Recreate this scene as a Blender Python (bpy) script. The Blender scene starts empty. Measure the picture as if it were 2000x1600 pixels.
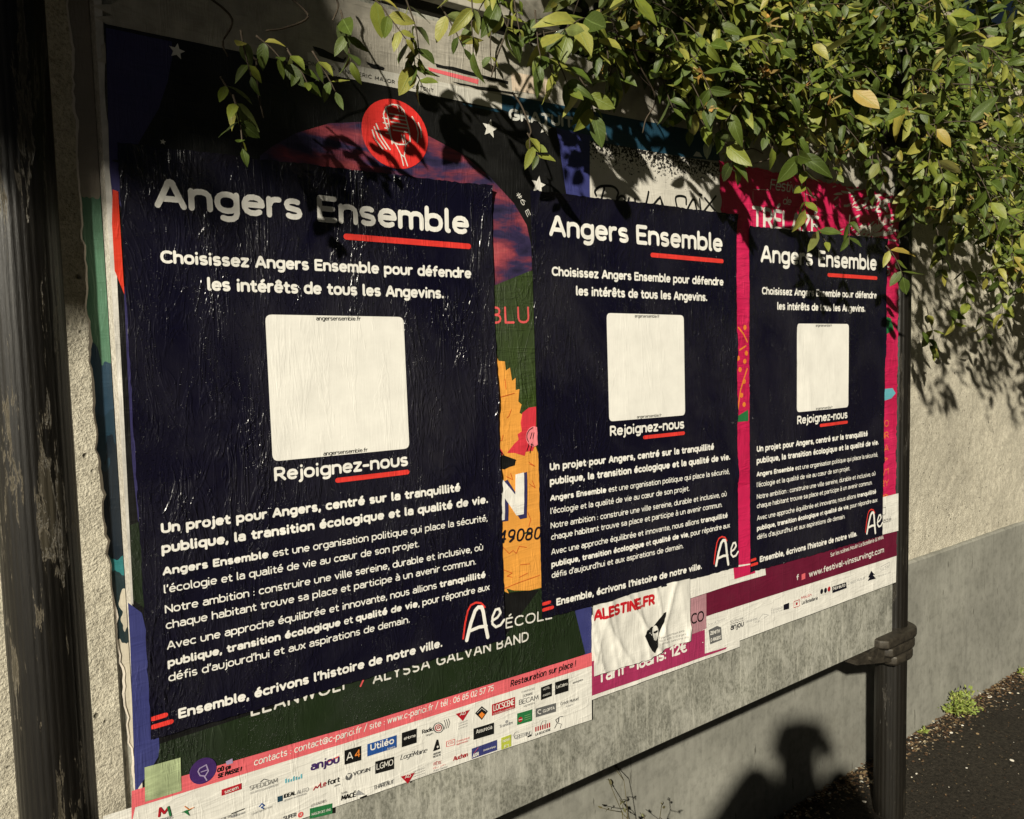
import bpy, bmesh, math, random
import numpy as np
from mathutils import Vector, Matrix, noise as mnoise
random.seed(7); rng = np.random.default_rng(7)
R = math.radians
sc = bpy.context.scene
COL = sc.collection
# ------------------------------------------------------------------ camera
ZG = 1.72                                   # height of the board's reference line above the pavement
CAM = np.array([-0.2292, -1.1753, -.2859 + ZG])
def basis(y, p, r):
    cy, sy, cp, sp, cr, sr = math.cos(y), math.sin(y), math.cos(p), math.sin(p), math.cos(r), math.sin(r)
    Ry = np.array([[cy, -sy, 0], [sy, cy, 0], [0, 0, 1]])
    M = Ry @ np.array([[1, 0, 0], [0, cp, -sp], [0, sp, cp]])
    rt, fw, up = M.T
    return rt * cr + up * sr, fw, -rt * sr + up * cr
RT, FW, UP = basis(-.6376, -.0744, -.0252)
F = 1559.5
cd = bpy.data.cameras.new('camera'); cam = bpy.data.objects.new('camera', cd); COL.objects.link(cam)
cd.sensor_width = 36; cd.lens = F / 2000 * 36; cd.clip_start = .02; cd.clip_end = 400
cam.matrix_world = Matrix(((RT[0], UP[0], -FW[0], CAM[0]), (RT[1], UP[1], -FW[1], CAM[1]), (RT[2], UP[2], -FW[2], CAM[2]), (0, 0, 0, 1)))
sc.camera = cam
# ------------------------------------------------------------------ world and lamp
LAZ, LEL = 56, 25                           # lamp light travels towards +x +y, 56 deg off the wall's normal, 25 deg downwards
LD = np.array([-math.sin(R(LAZ)) * math.cos(R(LEL)), -math.cos(R(LAZ)) * math.cos(R(LEL)), math.sin(R(LEL))])  # towards the lamp
w = bpy.data.worlds.new('World'); sc.world = w; w.use_nodes = True
nt = w.node_tree; nt.nodes.clear()
sky = nt.nodes.new('ShaderNodeTexSky'); sky.sky_type = 'NISHITA'; sky.sun_disc = False
sky.sun_elevation = R(LEL); sky.sun_rotation = math.atan2(LD[0], LD[1])
bg = nt.nodes.new('ShaderNodeBackground'); bg.inputs[1].default_value = .0028
wo = nt.nodes.new('ShaderNodeOutputWorld'); nt.links.new(sky.outputs[0], bg.inputs[0]); nt.links.new(bg.outputs[0], wo.inputs[0])
sd = bpy.data.lights.new('street_light', 'SUN'); sd.energy = 5.0; sd.angle = R(1.2); sd.color = (1, .935, .785)
so = bpy.data.objects.new('street_light', sd); COL.objects.link(so)
so.rotation_euler = Vector(tuple(LD)).to_track_quat('Z', 'Y').to_euler(); so.location = (-3, -3, 4)
sc.view_settings.view_transform = 'Standard'; sc.view_settings.look = 'None'
sc.view_settings.gamma = 1; sc.view_settings.exposure = .48; sc.view_settings.use_curve_mapping = False

# ------------------------------------------------------------------ helpers
def ray(px, py): return RT * (px - 1000) / F + FW - UP * (py - 800) / F
def at(px, py, Y=0.0):
    r = ray(px, py); t = (Y - CAM[1]) / r[1]; return CAM + r * t
def P(px, py):                              # photo position -> (x, z) on the board's face
    q = at(px, py); return np.array([q[0], q[2]])
def atz(px, py, Z=0.0):
    r = ray(px, py); return CAM + r * ((Z - CAM[2]) / r[2])

def tag(o, label=None, cat=None, group=None, kind=None):
    if label: o['label'] = label
    if cat: o['category'] = cat
    if group: o['group'] = group
    if kind: o['kind'] = kind
    return o
def empty(name, loc, label=None, cat=None, group=None):
    o = bpy.data.objects.new(name, None); COL.objects.link(o); o.location = loc; o.empty_display_size = .05
    return tag(o, label, cat, group)
def mesh_obj(name, verts, faces, mat, parent=None, smooth=False, kind=None, label=None, uvs=None):
    me = bpy.data.meshes.new(name)
    off = Vector(parent.location) if parent is not None else Vector((0, 0, 0))
    if parent is not None and parent.parent is not None: off += Vector(parent.parent.location)
    V = np.asarray(verts, float) - np.array(off)
    me.from_pydata(V.tolist(), [], [list(map(int, f)) for f in faces]); me.update()
    if uvs is not None:
        ul = me.uv_layers.new(name='UVMap')
        for lo in me.loops: ul.data[lo.index].uv = uvs[lo.vertex_index]
    if smooth: me.polygons.foreach_set('use_smooth', [True] * len(me.polygons))
    if mat: me.materials.append(mat)
    o = bpy.data.objects.new(name, me); COL.objects.link(o)
    if parent is not None: o.parent = parent
    if kind: o['kind'] = kind
    if label: o['label'] = label
    return o
class MB:
    def __init__(s): s.v = []; s.f = []; s.uv = []
    def add(s, v, f):
        n = len(s.v); s.v += [tuple(q) for q in v]; s.f += [[i + n for i in q] for q in f]
    def box(s, x0, x1, y0, y1, z0, z1, b=0):
        if b <= 0:
            s.add([(x0,y0,z0),(x1,y0,z0),(x1,y1,z0),(x0,y1,z0),(x0,y0,z1),(x1,y0,z1),(x1,y1,z1),(x0,y1,z1)],
                  [(0,3,2,1),(4,5,6,7),(0,1,5,4),(1,2,6,5),(2,3,7,6),(3,0,4,7)]); return
        bm = bmesh.new(); bmesh.ops.create_cube(bm, size=1)
        for v in bm.verts: v.co = Vector(((x0+x1)/2 + v.co.x*(x1-x0), (y0+y1)/2 + v.co.y*(y1-y0), (z0+z1)/2 + v.co.z*(z1-z0)))
        bmesh.ops.bevel(bm, geom=bm.edges[:], offset=b, segments=2, affect='EDGES', profile=.6)
        bm.verts.index_update(); s.add([v.co[:] for v in bm.verts], [[v.index for v in f.verts] for f in bm.faces]); bm.free()
    def tube(s, pts, r0, r1=None, n=6):
        pts = [Vector(p) for p in pts]; r1 = r0 if r1 is None else r1
        N = len(pts); vs = []; ref = Vector((.3, .2, .9))
        for i, p in enumerate(pts):
            d = (pts[min(i+1, N-1)] - pts[max(i-1, 0)]).normalized()
            a = d.cross(ref); a = a.normalized() if a.length > 1e-4 else Vector((1,0,0)); b = d.cross(a)
            r = r0 + (r1 - r0) * i / (N - 1)
            vs += [p + (a*math.cos(2*math.pi*k/n) + b*math.sin(2*math.pi*k/n))*r for k in range(n)]
        fs = [(i*n+k, i*n+(k+1)%n, (i+1)*n+(k+1)%n, (i+1)*n+k) for i in range(N-1) for k in range(n)]
        fs += [tuple(range(n))[::-1], tuple((N-1)*n+k for k in range(n))]
        s.add(vs, fs)
    def obj(s, name, mat, parent=None, smooth=False, kind=None, label=None):
        return mesh_obj(name, s.v, s.f, mat, parent, smooth, kind, label)

# smooth value noise, vectorised
def vn(x, y, seed=0):
    x = np.asarray(x, float); y = np.asarray(y, float)
    xi = np.floor(x).astype(np.int64); yi = np.floor(y).astype(np.int64); fx = x - xi; fy = y - yi
    def h(a, b):
        n = (a * 374761393 + b * 668265263 + seed * 974634777) & 0x7fffffff
        n = ((n ^ (n >> 13)) * 1274126177) & 0x7fffffff
        return ((n ^ (n >> 16)) & 0xffff) / 65535.0
    sx = fx*fx*(3-2*fx); sy = fy*fy*(3-2*fy)
    return (h(xi, yi)*(1-sx)+h(xi+1, yi)*sx)*(1-sy) + (h(xi, yi+1)*(1-sx)+h(xi+1, yi+1)*sx)*sy
def relief(x, z):                           # unevenness of the pasted paper, metres towards the viewer
    h = .0011*vn(x*5, z*4, 1) + .0007*vn(x*14, z*9, 2) + .00035*vn(x*34 + 3*vn(x*3, z*3, 5), z*12, 3)
    m = np.clip(vn(x*3.1, z*3.3, 8)*2.2 - .9, 0, 1)
    r = 1 - np.abs(2*vn(x*7 + z*2, z*26 + 2*vn(x*9, z*9, 12), 11) - 1)
    h = h*1.25 + m * .0014 * r**4
    q = 1 - np.abs(2*vn(x*16 + .8*vn(x*5, z*5, 14), z*3.0 + x*1.5, 15) - 1)
    return h + np.clip(vn(x*4.2, z*2.7, 16)*2.4 - 1.1, 0, 1)*.0013*q**5
def crumple(x, z):                          # strong vertical folds of the loose sheet
    h = relief(x, z)
    for k, (s, a) in enumerate(((17, 2.6), (31, .9), (11, -1.5))):
        r = 1 - np.abs(2*vn((x + (z-.6)*(.25*a))*s, z*2.3, 20+k) - 1)
        h = h + (.0050, .0022, .0035)[k] * r**5
    return h + .0012*vn(x*60, z*50, 31)

# ------------------------------------------------------------------ materials
def newmat(name):
    m = bpy.data.materials.new(name); m.use_nodes = True; t = m.node_tree; t.nodes.clear()
    o = t.nodes.new('ShaderNodeOutputMaterial'); b = t.nodes.new('ShaderNodeBsdfPrincipled'); t.links.new(b.outputs[0], o.inputs[0])
    return m, t, b
class N:                                    # tiny node-graph helper
    geo = None
    def __init__(s, t): s.t = t; s.tc = t.nodes.new('ShaderNodeTexCoord')
    def map(s, sx, sy, sz, rot=(0,0,0), src='Object'):
        n = s.t.nodes.new('ShaderNodeMapping'); n.inputs['Scale'].default_value = (sx, sy, sz); n.inputs['Rotation'].default_value = rot
        s.t.links.new(s.geo.outputs['Position'] if s.geo else s.tc.outputs[src], n.inputs[0]); return n.outputs[0]
    def noise(s, vec, scale, detail=3, rough=.55, dist=0, out=0):
        n = s.t.nodes.new('ShaderNodeTexNoise'); n.inputs['Scale'].default_value = scale; n.inputs['Detail'].default_value = detail
        n.inputs['Roughness'].default_value = rough; n.inputs['Distortion'].default_value = dist
        s.t.links.new(vec, n.inputs['Vector']); return n.outputs[out]
    def vor(s, vec, scale, feat='F1', rnd=1):
        n = s.t.nodes.new('ShaderNodeTexVoronoi'); n.feature = feat; n.inputs['Scale'].default_value = scale
        n.inputs['Randomness'].default_value = rnd; s.t.links.new(vec, n.inputs['Vector']); return n.outputs['Distance']
    def ramp(s, f, stops, interp='LINEAR'):
        n = s.t.nodes.new('ShaderNodeValToRGB'); n.color_ramp.interpolation = interp; e = n.color_ramp.elements
        while len(e) < len(stops): e.new(.5)
        for k, (p, c) in enumerate(stops):
            e[k].position = p; e[k].color = (c, c, c, 1) if isinstance(c, (int, float)) else (*c, 1)
        s.t.links.new(f, n.inputs[0]); return n.outputs[0]
    def math(s, op, a, b=0.0, c=None, clamp=False):
        n = s.t.nodes.new('ShaderNodeMath'); n.operation = op; n.use_clamp = clamp
        for i, q in enumerate((a, b) if c is None else (a, b, c)):
            if isinstance(q, (int, float)): n.inputs[i].default_value = q
            else: s.t.links.new(q, n.inputs[i])
        return n.outputs[0]
    def mix(s, f, a, b, mode='MIX'):
        n = s.t.nodes.new('ShaderNodeMix'); n.data_type = 'RGBA'; n.blend_type = mode
        for i, q in ((0, f), (6, a), (7, b)):
            if isinstance(q, (int, float)): n.inputs[i].default_value = q if i == 0 else (q, q, q, 1)
            elif isinstance(q, tuple): n.inputs[i].default_value = (*q, 1)
            else: s.t.links.new(q, n.inputs[i])
        return n.outputs[2]
    def bump(s, h, strength, dist, nrm=None):
        n = s.t.nodes.new('ShaderNodeBump'); n.inputs['Strength'].default_value = strength; n.inputs['Distance'].default_value = dist
        s.t.links.new(h, n.inputs['Height'])
        if nrm is not None: s.t.links.new(nrm, n.inputs['Normal'])
        return n.outputs[0]
_paper = {}
def paper(name, col, rough=.42, wr=1.0, scuff=.0, scol=(.35, .34, .32), var=.12, colnode=None, crease=1.0, spark=0):
    """printed paper pasted wet on a board: glue wrinkles, brush streaks and bubbles in the relief"""
    key = (name, tuple(np.round(col, 4)), rough, wr, scuff)
    if key in _paper: return _paper[key]
    m, t, b = newmat(name); n = N(t); n.geo = t.nodes.new('ShaderNodeNewGeometry')
    v = n.map(1, 1, 1)
    streak = n.noise(n.map(1, 1, .30, (0, R(-6), 0)), 130, 4, .6, .8) if spark else n.noise(n.map(1, 1, .07), 330, 3, .6)
    fine = n.noise(v, 420, 2, .6)
    bub = n.ramp(n.vor(v, 95), [(0, 1), (.16, .0)])
    where = n.ramp(n.noise(v, 9, 3), [(.42, 0), (.66, 1)])
    dry = n.ramp(n.noise(n.map(1, 1, .16, (0, R(7), 0)), 38, 4, .7, .4), [(.52, 0), (.60, 1), (.68, 0)])
    dry2 = n.ramp(n.noise(n.map(.16, 1, 1, (0, R(-6), 0)), 44, 3, .6, .3), [(.47, 0), (.56, 1), (.66, 0)])
    h = n.math('MULTIPLY', streak, n.math('ADD', n.math('MULTIPLY', where, .9), .30))
    h = n.math('ADD', h, n.math('MULTIPLY', n.math('MULTIPLY', bub, where), .35))
    h = n.math('ADD', h, n.math('MULTIPLY', fine, .10))
    h2 = n.math('ADD', n.math('MULTIPLY', dry, .55), n.math('MULTIPLY', dry2, .45 * crease))
    h = n.math('ADD', h, h2)
    if spark:
        s1 = n.ramp(n.noise(n.map(1, 1, .22, (0, R(-9), 0)), 230, 3, .7, .3), [(.64, 0), (.72, 1)])
        s2 = n.ramp(n.noise(v, 420, 1, .5), [(.66, 0), (.74, 1)]); w2 = n.ramp(n.noise(n.map(1, 1, .5), 7, 4, .6), [(.46, 0), (.60, 1)])
        wk = n.ramp(n.noise(n.map(1, 1, .45, (0, R(20), 0)), 17, 4, .6, 1.5), [(.47, 0), (.52, 1), (.57, 0)]); wk2 = n.ramp(n.noise(n.map(1, 1, .25, (0, R(-4), 0)), 26, 3, .6, .9), [(.48, 0), (.52, 1), (.56, 0)])
        pm = n.ramp(n.noise(n.map(1, 1, .7, (0, R(30), 0)), 4.2, 4, .6, .5), [(.38, .16), (.60, 1)])
        h = n.math('MULTIPLY', n.math('ADD', h, n.math('ADD', n.math('MULTIPLY', wk, .7), n.math('MULTIPLY', wk2, .7))), n.math('ADD', n.math('MULTIPLY', pm, .70), .0))
        h = n.math('ADD', h, n.math('MULTIPLY', n.math('ADD', s1, s2), n.math('MULTIPLY', w2, spark*.6)))
        sheen = n.ramp(n.noise(n.map(1, 1, .6), 3.2, 5, .65, .8), [(.45, 0), (.72, 1)])
    nr = n.bump(h, min(1, .55 * wr), .0011 * max(1, wr))
    t.links.new(nr, b.inputs['Normal'])
    base = colnode(n, v) if colnode else None
    shade = n.noise(v, 26, 4, .6)
    k = n.ramp(shade, [(.3, 1 - var), (.7, 1 + var * .4)])
    c = n.mix(1.0, base if base is not None else tuple(col), k, 'MULTIPLY')
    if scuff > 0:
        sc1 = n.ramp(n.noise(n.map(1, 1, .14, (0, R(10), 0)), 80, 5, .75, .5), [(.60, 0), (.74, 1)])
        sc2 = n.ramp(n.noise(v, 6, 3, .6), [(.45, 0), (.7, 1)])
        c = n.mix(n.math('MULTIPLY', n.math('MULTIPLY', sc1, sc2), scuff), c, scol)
    if spark: c = n.mix(n.math('MULTIPLY', sheen, n.math('ADD', n.math('MULTIPLY', streak, .5), .1)), c, (.045,.043,.048))  # broad greyish sheen painted into the base colour in patches
    t.links.new(c, b.inputs['Base Color'])
    rr = n.ramp(n.noise(v, 18, 3), [(.3, rough - .1), (.7, rough + .14)])
    t.links.new(rr, b.inputs['Roughness'])
    b.inputs['Specular IOR Level'].default_value = .5
    _paper[key] = m; return m
INK = dict(white=(.80,.78,.72), cream=(.74,.72,.66), navy=(.005,.0045,.012), red=(.72,.035,.03), black=(.006,.006,.006),
           purple=(.034,.030,.105), blue=(.040,.045,.17), pink=(.72,.13,.15), rose=(.55,.015,.085), burg=(.13,.008,.03),
           magenta=(.34,.03,.10), green=(.035,.06,.012), dgreen=(.012,.022,.008), yellow=(.78,.34,.06), teal=(.013,.050,.085),
           grey=(.3,.3,.3), mid=(.12,.12,.12), lgreen=(.40,.50,.28), violet=(.05,.02,.12), orange=(.75,.22,.03), lime=(.45,.50,.06),
           brand=(.02,.08,.30), leaf=(.02,.16,.05), sky=(.13,.42,.50), coral=(.70,.10,.10), dred=(.40,.01,.02), palegreen=(.36,.46,.25))
def ink(k, **a):
    d = k in ('navy', 'black', 'dgreen', 'violet')
    return paper('print_' + k, INK[k], scuff=a.pop('scuff', .05 if d else 0), **a)

# ------------------------------------------------------------------ flat print that follows the paper
def conform(xz, lay, rel):
    xz = np.asarray(xz, float); return np.stack([xz[:, 0], -(.0028 + lay + rel(xz[:, 0], xz[:, 1] - ZG)), xz[:, 1]], 1)
def quad_sheet(name, c4, lay, mat, parent, rel=relief, step=.007, ragged=0, seed=0, kind=None, label=None, lift=0):
    """sheet with corners TL TR BR BL given as (x, z)"""
    c4 = [np.array(c, float) for c in c4]
    nx = max(2, int(np.linalg.norm(c4[1]-c4[0])/step)); nz = max(2, int(np.linalg.norm(c4[3]-c4[0])/step))
    u, v = np.meshgrid(np.linspace(0, 1, nx+1), np.linspace(0, 1, nz+1))
    if ragged:
        eu = ragged*(vn(v*90, v*0, seed)-.5); ev = ragged*(vn(u*90, u*0, seed+1)-.5)
        u = u + eu*(2*np.abs(u-.5))**6*np.sign(u-.5); v = v + ev*(2*np.abs(v-.5))**6*np.sign(v-.5)
    u = u[..., None]; v = v[..., None]
    q = ((c4[0]*(1-u)+c4[1]*u)*(1-v) + (c4[3]*(1-u)+c4[2]*u)*v).reshape(-1, 2)
    i = np.arange(nz)[:, None]*(nx+1)+np.arange(nx)[None]
    f = np.stack([i, i+nx+1, i+nx+2, i+1], -1).reshape(-1, 4)
    V = conform(q, lay, rel)
    if lift:
        uu = u.reshape(-1); vv = v.reshape(-1)
        e = np.exp(-vv/.012)*np.clip(vn(uu*9, uu*0, seed+5)*2-.7, 0, 1) + np.exp(-(1-uu)/.012)*np.clip(vn(vv*0, vv*11, seed+6)*2-.8, 0, 1)*(vv < .75)
        e += 1.6*np.exp(-(vv+(1-uu))/.03)
        V[:, 1] -= lift*e
    return mesh_obj(name, V, f, mat, parent, True, kind, label)
def poly_geo(pts, step=.008):
    bm = bmesh.new(); vs = [bm.verts.new((p[0], 0, p[1])) for p in pts]
    try: bm.faces.new(vs)
    except ValueError: bm.free(); return np.zeros((0, 2)), []
    a = np.array(pts)
    for ax, no in ((0, (1,0,0)), (1, (0,0,1))):
        lo, hi = a[:, ax].min(), a[:, ax].max()
        k = math.floor(lo/step)+1
        while k*step < hi:
            bmesh.ops.bisect_plane(bm, geom=bm.verts[:]+bm.edges[:]+bm.faces[:], plane_co=(k*step if ax == 0 else 0, 0, k*step if ax == 1 else 0), plane_no=no, dist=1e-6); k += 1
    bmesh.ops.triangulate(bm, faces=bm.faces[:]); bm.verts.index_update()
    V = np.array([(v.co.x, v.co.z) for v in bm.verts]); Fc = []
    for f in bm.faces:
        ii = [v.index for v in f.verts]; A, B, C = V[ii]
        if (B[0]-A[0])*(C[1]-A[1])-(B[1]-A[1])*(C[0]-A[0]) < 0: ii = ii[::-1]
        Fc.append(ii)
    bm.free(); return V, Fc
def poly(name, pts, lay, mat, parent, rel=relief, step=.008, kind=None, label=None):
    V, Fc = poly_geo(pts, step)
    return mesh_obj(name, conform(V, lay, rel), Fc, mat, parent, True, kind, label) if len(Fc) else None
def smooth(p, m=6):
    p = [np.array(q, float) for q in p]
    if len(p) < 3: return p
    q = [2*p[0]-p[1]]+p+[2*p[-1]-p[-2]]; o = []
    for i in range(1, len(q)-2):
        for k in range(m):
            t_ = k/m; o.append(.5*((2*q[i])+(q[i+1]-q[i-1])*t_+(2*q[i-1]-5*q[i]+4*q[i+1]-q[i+2])*t_*t_+(3*q[i]-q[i-1]-3*q[i+1]+q[i+2])*t_**3))
    return o+[p[-1]]
class Ink:
    mi = 0
    """collects strokes and patches of one colour; each new piece lies a hair above the last"""
    def __init__(s, M=P, lay=0.0, rel=relief): s.M = M; s.lay = lay; s.rel = rel; s.v = []; s.f = []; s.n = 0; s.k = 0; s.fm = []
    def piece(s, xz, faces):
        xz = np.asarray(xz, float); V = conform(xz, s.lay + (s.k % 6)*1.2e-5, s.rel); s.k += 1
        s.v.append(V); s.f += [[i + s.n for i in q] for q in faces]; s.fm += [s.mi]*len(faces); s.n += len(V)
    def poly(s, pts, step=.012):
        V, Fc = poly_geo([s.M(*p) for p in pts], step); 
        if len(Fc): s.piece(V, Fc)
    def disc(s, c, r, n=20, ry=None):
        c = s.M(*c); s.piece([c] + [c + np.array([r*math.cos(a), (ry or r)*math.sin(a)]) for a in np.linspace(0, 2*math.pi, n, endpoint=False)],
                             [(0, 1+k, 1+(k+1) % n) for k in range(n)])
    def star(s, c, r, a0=0):
        c = s.M(*c); q = [c + r*(1 if k % 2 == 0 else .45)*np.array([math.sin(a0+k*math.pi/5), math.cos(a0+k*math.pi/5)]) for k in range(10)]
        s.piece([c] + q, [(0, 1+(k+1) % 10, 1+k) for k in range(10)])
    def stroke(s, pts, wdt, plane=False, cap=5, maxseg=.005):
        p = np.array(pts if plane else [s.M(*q) for q in pts], float); hw = wdt/2
        # split at sharp corners
        runs = [[p[0]]]
        for i in range(1, len(p)):
            runs[-1].append(p[i])
            if i < len(p)-1:
                a = p[i]-p[i-1]; b = p[i+1]-p[i]; la = np.linalg.norm(a)*np.linalg.norm(b)
                if la > 0 and a@b/la < .62: runs.append([p[i]])
        for r in runs:
            q = [r[0]]
            for a, b in zip(r[:-1], r[1:]):
                d = np.linalg.norm(b-a)
                if d < 1e-7: continue
                m = max(1, int(math.ceil(d/maxseg)))
                q += [a+(b-a)*k/m for k in range(1, m+1)]
            if len(q) < 2: continue
            q = np.array(q); d = np.diff(q, axis=0); d /= np.linalg.norm(d, axis=1)[:, None]
            tn = np.vstack([d[:1], (d[1:]+d[:-1]), d[-1:]]); tn /= np.linalg.norm(tn, axis=1)[:, None]
            nr = np.stack([-tn[:, 1], tn[:, 0]], 1); L = q+nr*hw; Rr = q-nr*hw; n = len(q)
            V = list(np.vstack([L, Rr])); Fc = [(n+i, n+i+1, i+1, i) for i in range(n-1)]
            for c, e, sg in ((q[0], 0, -1), (q[-1], n-1, 1)):
                a0 = math.atan2(*(nr[e][::-1])); ids = [e]
                for k in range(1, cap):
                    a = a0 - sg*math.pi*k/cap; ids.append(len(V)); V.append(c+hw*np.array([math.cos(a), math.sin(a)]))
                ids.append(n+e); Fc.append(ids[::-1] if sg > 0 else ids)
            s.piece(V, Fc)
    def text(s, txt, p0, p1, cap, wt=.15, slant=0, track=.0, plane=False, capseg=4, sub=None):
        """txt: string or list of (string, weight); p0, p1: ends of the baseline; cap: capital height at p0 in photo px"""
        a = s.M(*p0); b = s.M(*p1); H = np.linalg.norm(a - s.M(p0[0], p0[1]-cap))
        runs = [(txt, wt)] if isinstance(txt, str) else txt
        gl = []; x = 0
        for st, ww in runs:
            for ch in st:
                adv, ss, acc = glyph(ch)
                gl.append((x, ss, ww)); x += adv + track + (ww-.12)*.62
        gl = [(gx+runs[0][1]*.35, ss, ww) for gx, ss, ww in gl]; x += runs[0][1]*.7 - track - .11 - (runs[-1][1]-.12)*.62; ex = b-a; L = np.linalg.norm(ex); ex = ex/L; ey = np.array([-ex[1], ex[0]])
        kx = L/x; ky = H/.7
        if sub: gl = gl[sub[0]:sub[1]]
        for gx, ss, ww in gl:
            for st in ss:
                q = np.asarray(st, float)
                inset = ww*.7/2; qy = np.where(q[:, 1] >= 0, inset + q[:, 1]*(.7-2*inset)/.7, inset + q[:, 1])
                X = (q[:, 0]+gx)*kx + qy*ky*slant; Y = qy*ky
                s.stroke(a + X[:, None]*ex + Y[:, None]*ey, ww*H, True, capseg, .006)
    def obj(s, name, mat, parent, label=None):
        if not s.v: return None
        ms = mat if isinstance(mat, list) else [mat]
        o = mesh_obj(name, np.vstack(s.v), s.f, ms[0], parent, False, None, label)
        for q in ms[1:]: o.data.materials.append(q)
        if len(ms) > 1: o.data.polygons.foreach_set('material_index', s.fm)
        return o

# ------------------------------------------------------------------ rounded single-stroke letterforms
def arc(cx, cy, rx, ry, a0, a1, n=None, k=.86):
    n = n or max(4, int(abs(a1-a0)/26)); o = []
    for a in np.linspace(R(a0), R(a1), n+1):
        c, s_ = math.cos(a), math.sin(a)
        o.append((cx+rx*math.copysign(abs(c)**k, c), cy+ry*math.copysign(abs(s_)**k, s_)))
    return o
X_, C_, D_ = .5, .7, -.2
def _g():
    g = {}
    o = arc(.21, .25, .21, .25, 90, 450, 16)
    g['o'] = (.42, [o]); g['c'] = (.36, [arc(.21, .25, .21, .25, 52, 308)]); g['e'] = (.41, [[(.02,.26),(.41,.26)] + arc(.21, .25, .20, .25, 2, 310)])
    g['a'] = (.37, [[(.05,.46)] + arc(.20, .33, .17, .17, 105, 0) + [(.37,0)], [(.37,.30),(.19,.30)] + arc(.17, .15, .17, .15, 90, 270) + [(.24,0),(.37,.08)]])
    g['b'] = (.42, [[(0,C_+.04),(0,0)], arc(.21, .25, .21, .25, 180, -180, 16)]); g['d'] = (.42, [[(.42,C_+.04),(.42,0)], o])
    g['p'] = (.42, [[(0,X_),(0,D_)], arc(.21, .25, .21, .25, 180, -180, 16)]); g['q'] = (.42, [[(.42,X_),(.42,D_)], o])
    g['g'] = (.42, [o, [(.42,X_),(.42,-.04)] + arc(.23, -.04, .19, .16, 0, -125)])
    g['f'] = (.26, [arc(.26, .56, .16, .17, 90, 180) + [(.10,0)], [(0,.46),(.25,.46)]])
    n_ = [[(0,0),(0,X_)], [(0,.27)] + arc(.19, .29, .19, .21, 170, 0) + [(.38,0)]]
    g['n'] = (.38, n_); g['h'] = (.38, [[(0,0),(0,C_+.04)], n_[1]]); g['u'] = (.38, [[(0,X_)] + arc(.19, .21, .19, .21, 180, 360) + [(.38,X_)]])
    g['m'] = (.62, [[(0,0),(0,X_)], [(0,.30)] + arc(.155, .33, .155, .17, 170, 0) + [(.31,0)], [(.31,.30)] + arc(.465, .33, .155, .17, 170, 0) + [(.62,0)]])
    g['i'] = (.04, [[(.02,0),(.02,.44)], [(.02,.70),(.02,.71)]]); g['j'] = (.08, [[(.08,.45),(.08,-.06)] + arc(-.04, -.06, .12, .13, 0, -80), [(.08,.70),(.08,.71)]])
    g['k'] = (.34, [[(0,0),(0,C_+.04)], [(.31,X_),(.03,.23),(.34,0)]]); g['l'] = (.06, [[(.02,C_+.04),(.02,.07)] + arc(.09, .07, .07, .07, 180, 262)])
    g['r'] = (.24, [[(0,0),(0,X_)], [(0,.30)] + arc(.19, .30, .17, .2, 170, 78)]); 
    S = lambda w, h: arc(w/2, h*.745, w/2-.01, h*.255, 48, 200, 7)[:-1] + [(w*.12, h*.56), (w*.5, h*.5), (w*.88, h*.43)] + arc(w/2, h*.255, w/2-.01, h*.255, 20, -138, 7)[1:]
    g['s'] = (.33, [S(.33, .5)]); g['S'] = (.42, [S(.42, .7)])
    g['t'] = (.26, [[(.10,.64),(.10,.12)] + arc(.22, .13, .12, .13, 180, 290), [(0,.46),(.25,.46)]])
    g['v'] = (.37, [[(0,X_),(.185,0),(.37,X_)]]); g['w'] = (.58, [[(0,X_),(.145,0),(.29,X_),(.435,0),(.58,X_)]])
    g['x'] = (.35, [[(0,0),(.35,X_)], [(0,X_),(.35,0)]]); g['y'] = (.37, [[(0,X_),(.185,.02)], [(.37,X_),(.12,D_)]]); g['z'] = (.33, [[(0,X_),(.33,X_),(0,0),(.33,0)]])
    g['A'] = (.52, [[(0,0),(.20,.60)] + arc(.26, .62, .055, .08, 160, 20, 4) + [(.32,.60),(.52,0)], [(.09,.20),(.43,.20)]])
    g['B'] = (.42, [[(0,0),(0,C_)], [(0,C_),(.2,C_)] + arc(.2, .53, .19, .17, 90, -90) + [(0,.36)], [(.2,.36)] + arc(.22, .18, .2, .18, 90, -90) + [(0,0)]])
    g['C'] = (.50, [arc(.29, .35, .29, .35, 50, 310)]); g['D'] = (.48, [[(0,0),(0,C_)], [(0,C_),(.16,C_)] + arc(.16, .35, .32, .35, 90, -90) + [(0,0)]])
    g['E'] = (.38, [[(.38,C_),(0,C_),(0,0),(.38,0)], [(0,.36),(.33,.36)]]); g['F'] = (.37, [[(.37,C_),(0,C_),(0,0)], [(0,.35),(.32,.35)]])
    g['G'] = (.54, [arc(.29, .35, .29, .35, 50, 335), [(.32,.33),(.54,.33),(.54,.12)]]); g['H'] = (.47, [[(0,0),(0,C_)], [(.47,0),(.47,C_)], [(0,.36),(.47,.36)]])
    g['I'] = (.04, [[(.02,0),(.02,C_)]]); g['J'] = (.30, [[(.30,C_),(.30,.2)] + arc(.13, .18, .17, .18, 0, -130)]); g['K'] = (.44, [[(0,0),(0,C_)], [(.42,C_),(.03,.33),(.44,0)]])
    g['L'] = (.36, [[(0,C_),(0,0),(.36,0)]]); g['M'] = (.60, [[(0,0),(.04,C_),(.30,.16),(.56,C_),(.60,0)]]); g['N'] = (.48, [[(0,0),(0,C_),(.48,0),(.48,C_)]])
    g['O'] = (.58, [arc(.29, .35, .29, .35, 90, 450, 18)]); g['P'] = (.40, [[(0,0),(0,C_)], [(0,C_),(.2,C_)] + arc(.2, .5, .2, .2, 90, -90) + [(0,.3)]])
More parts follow.
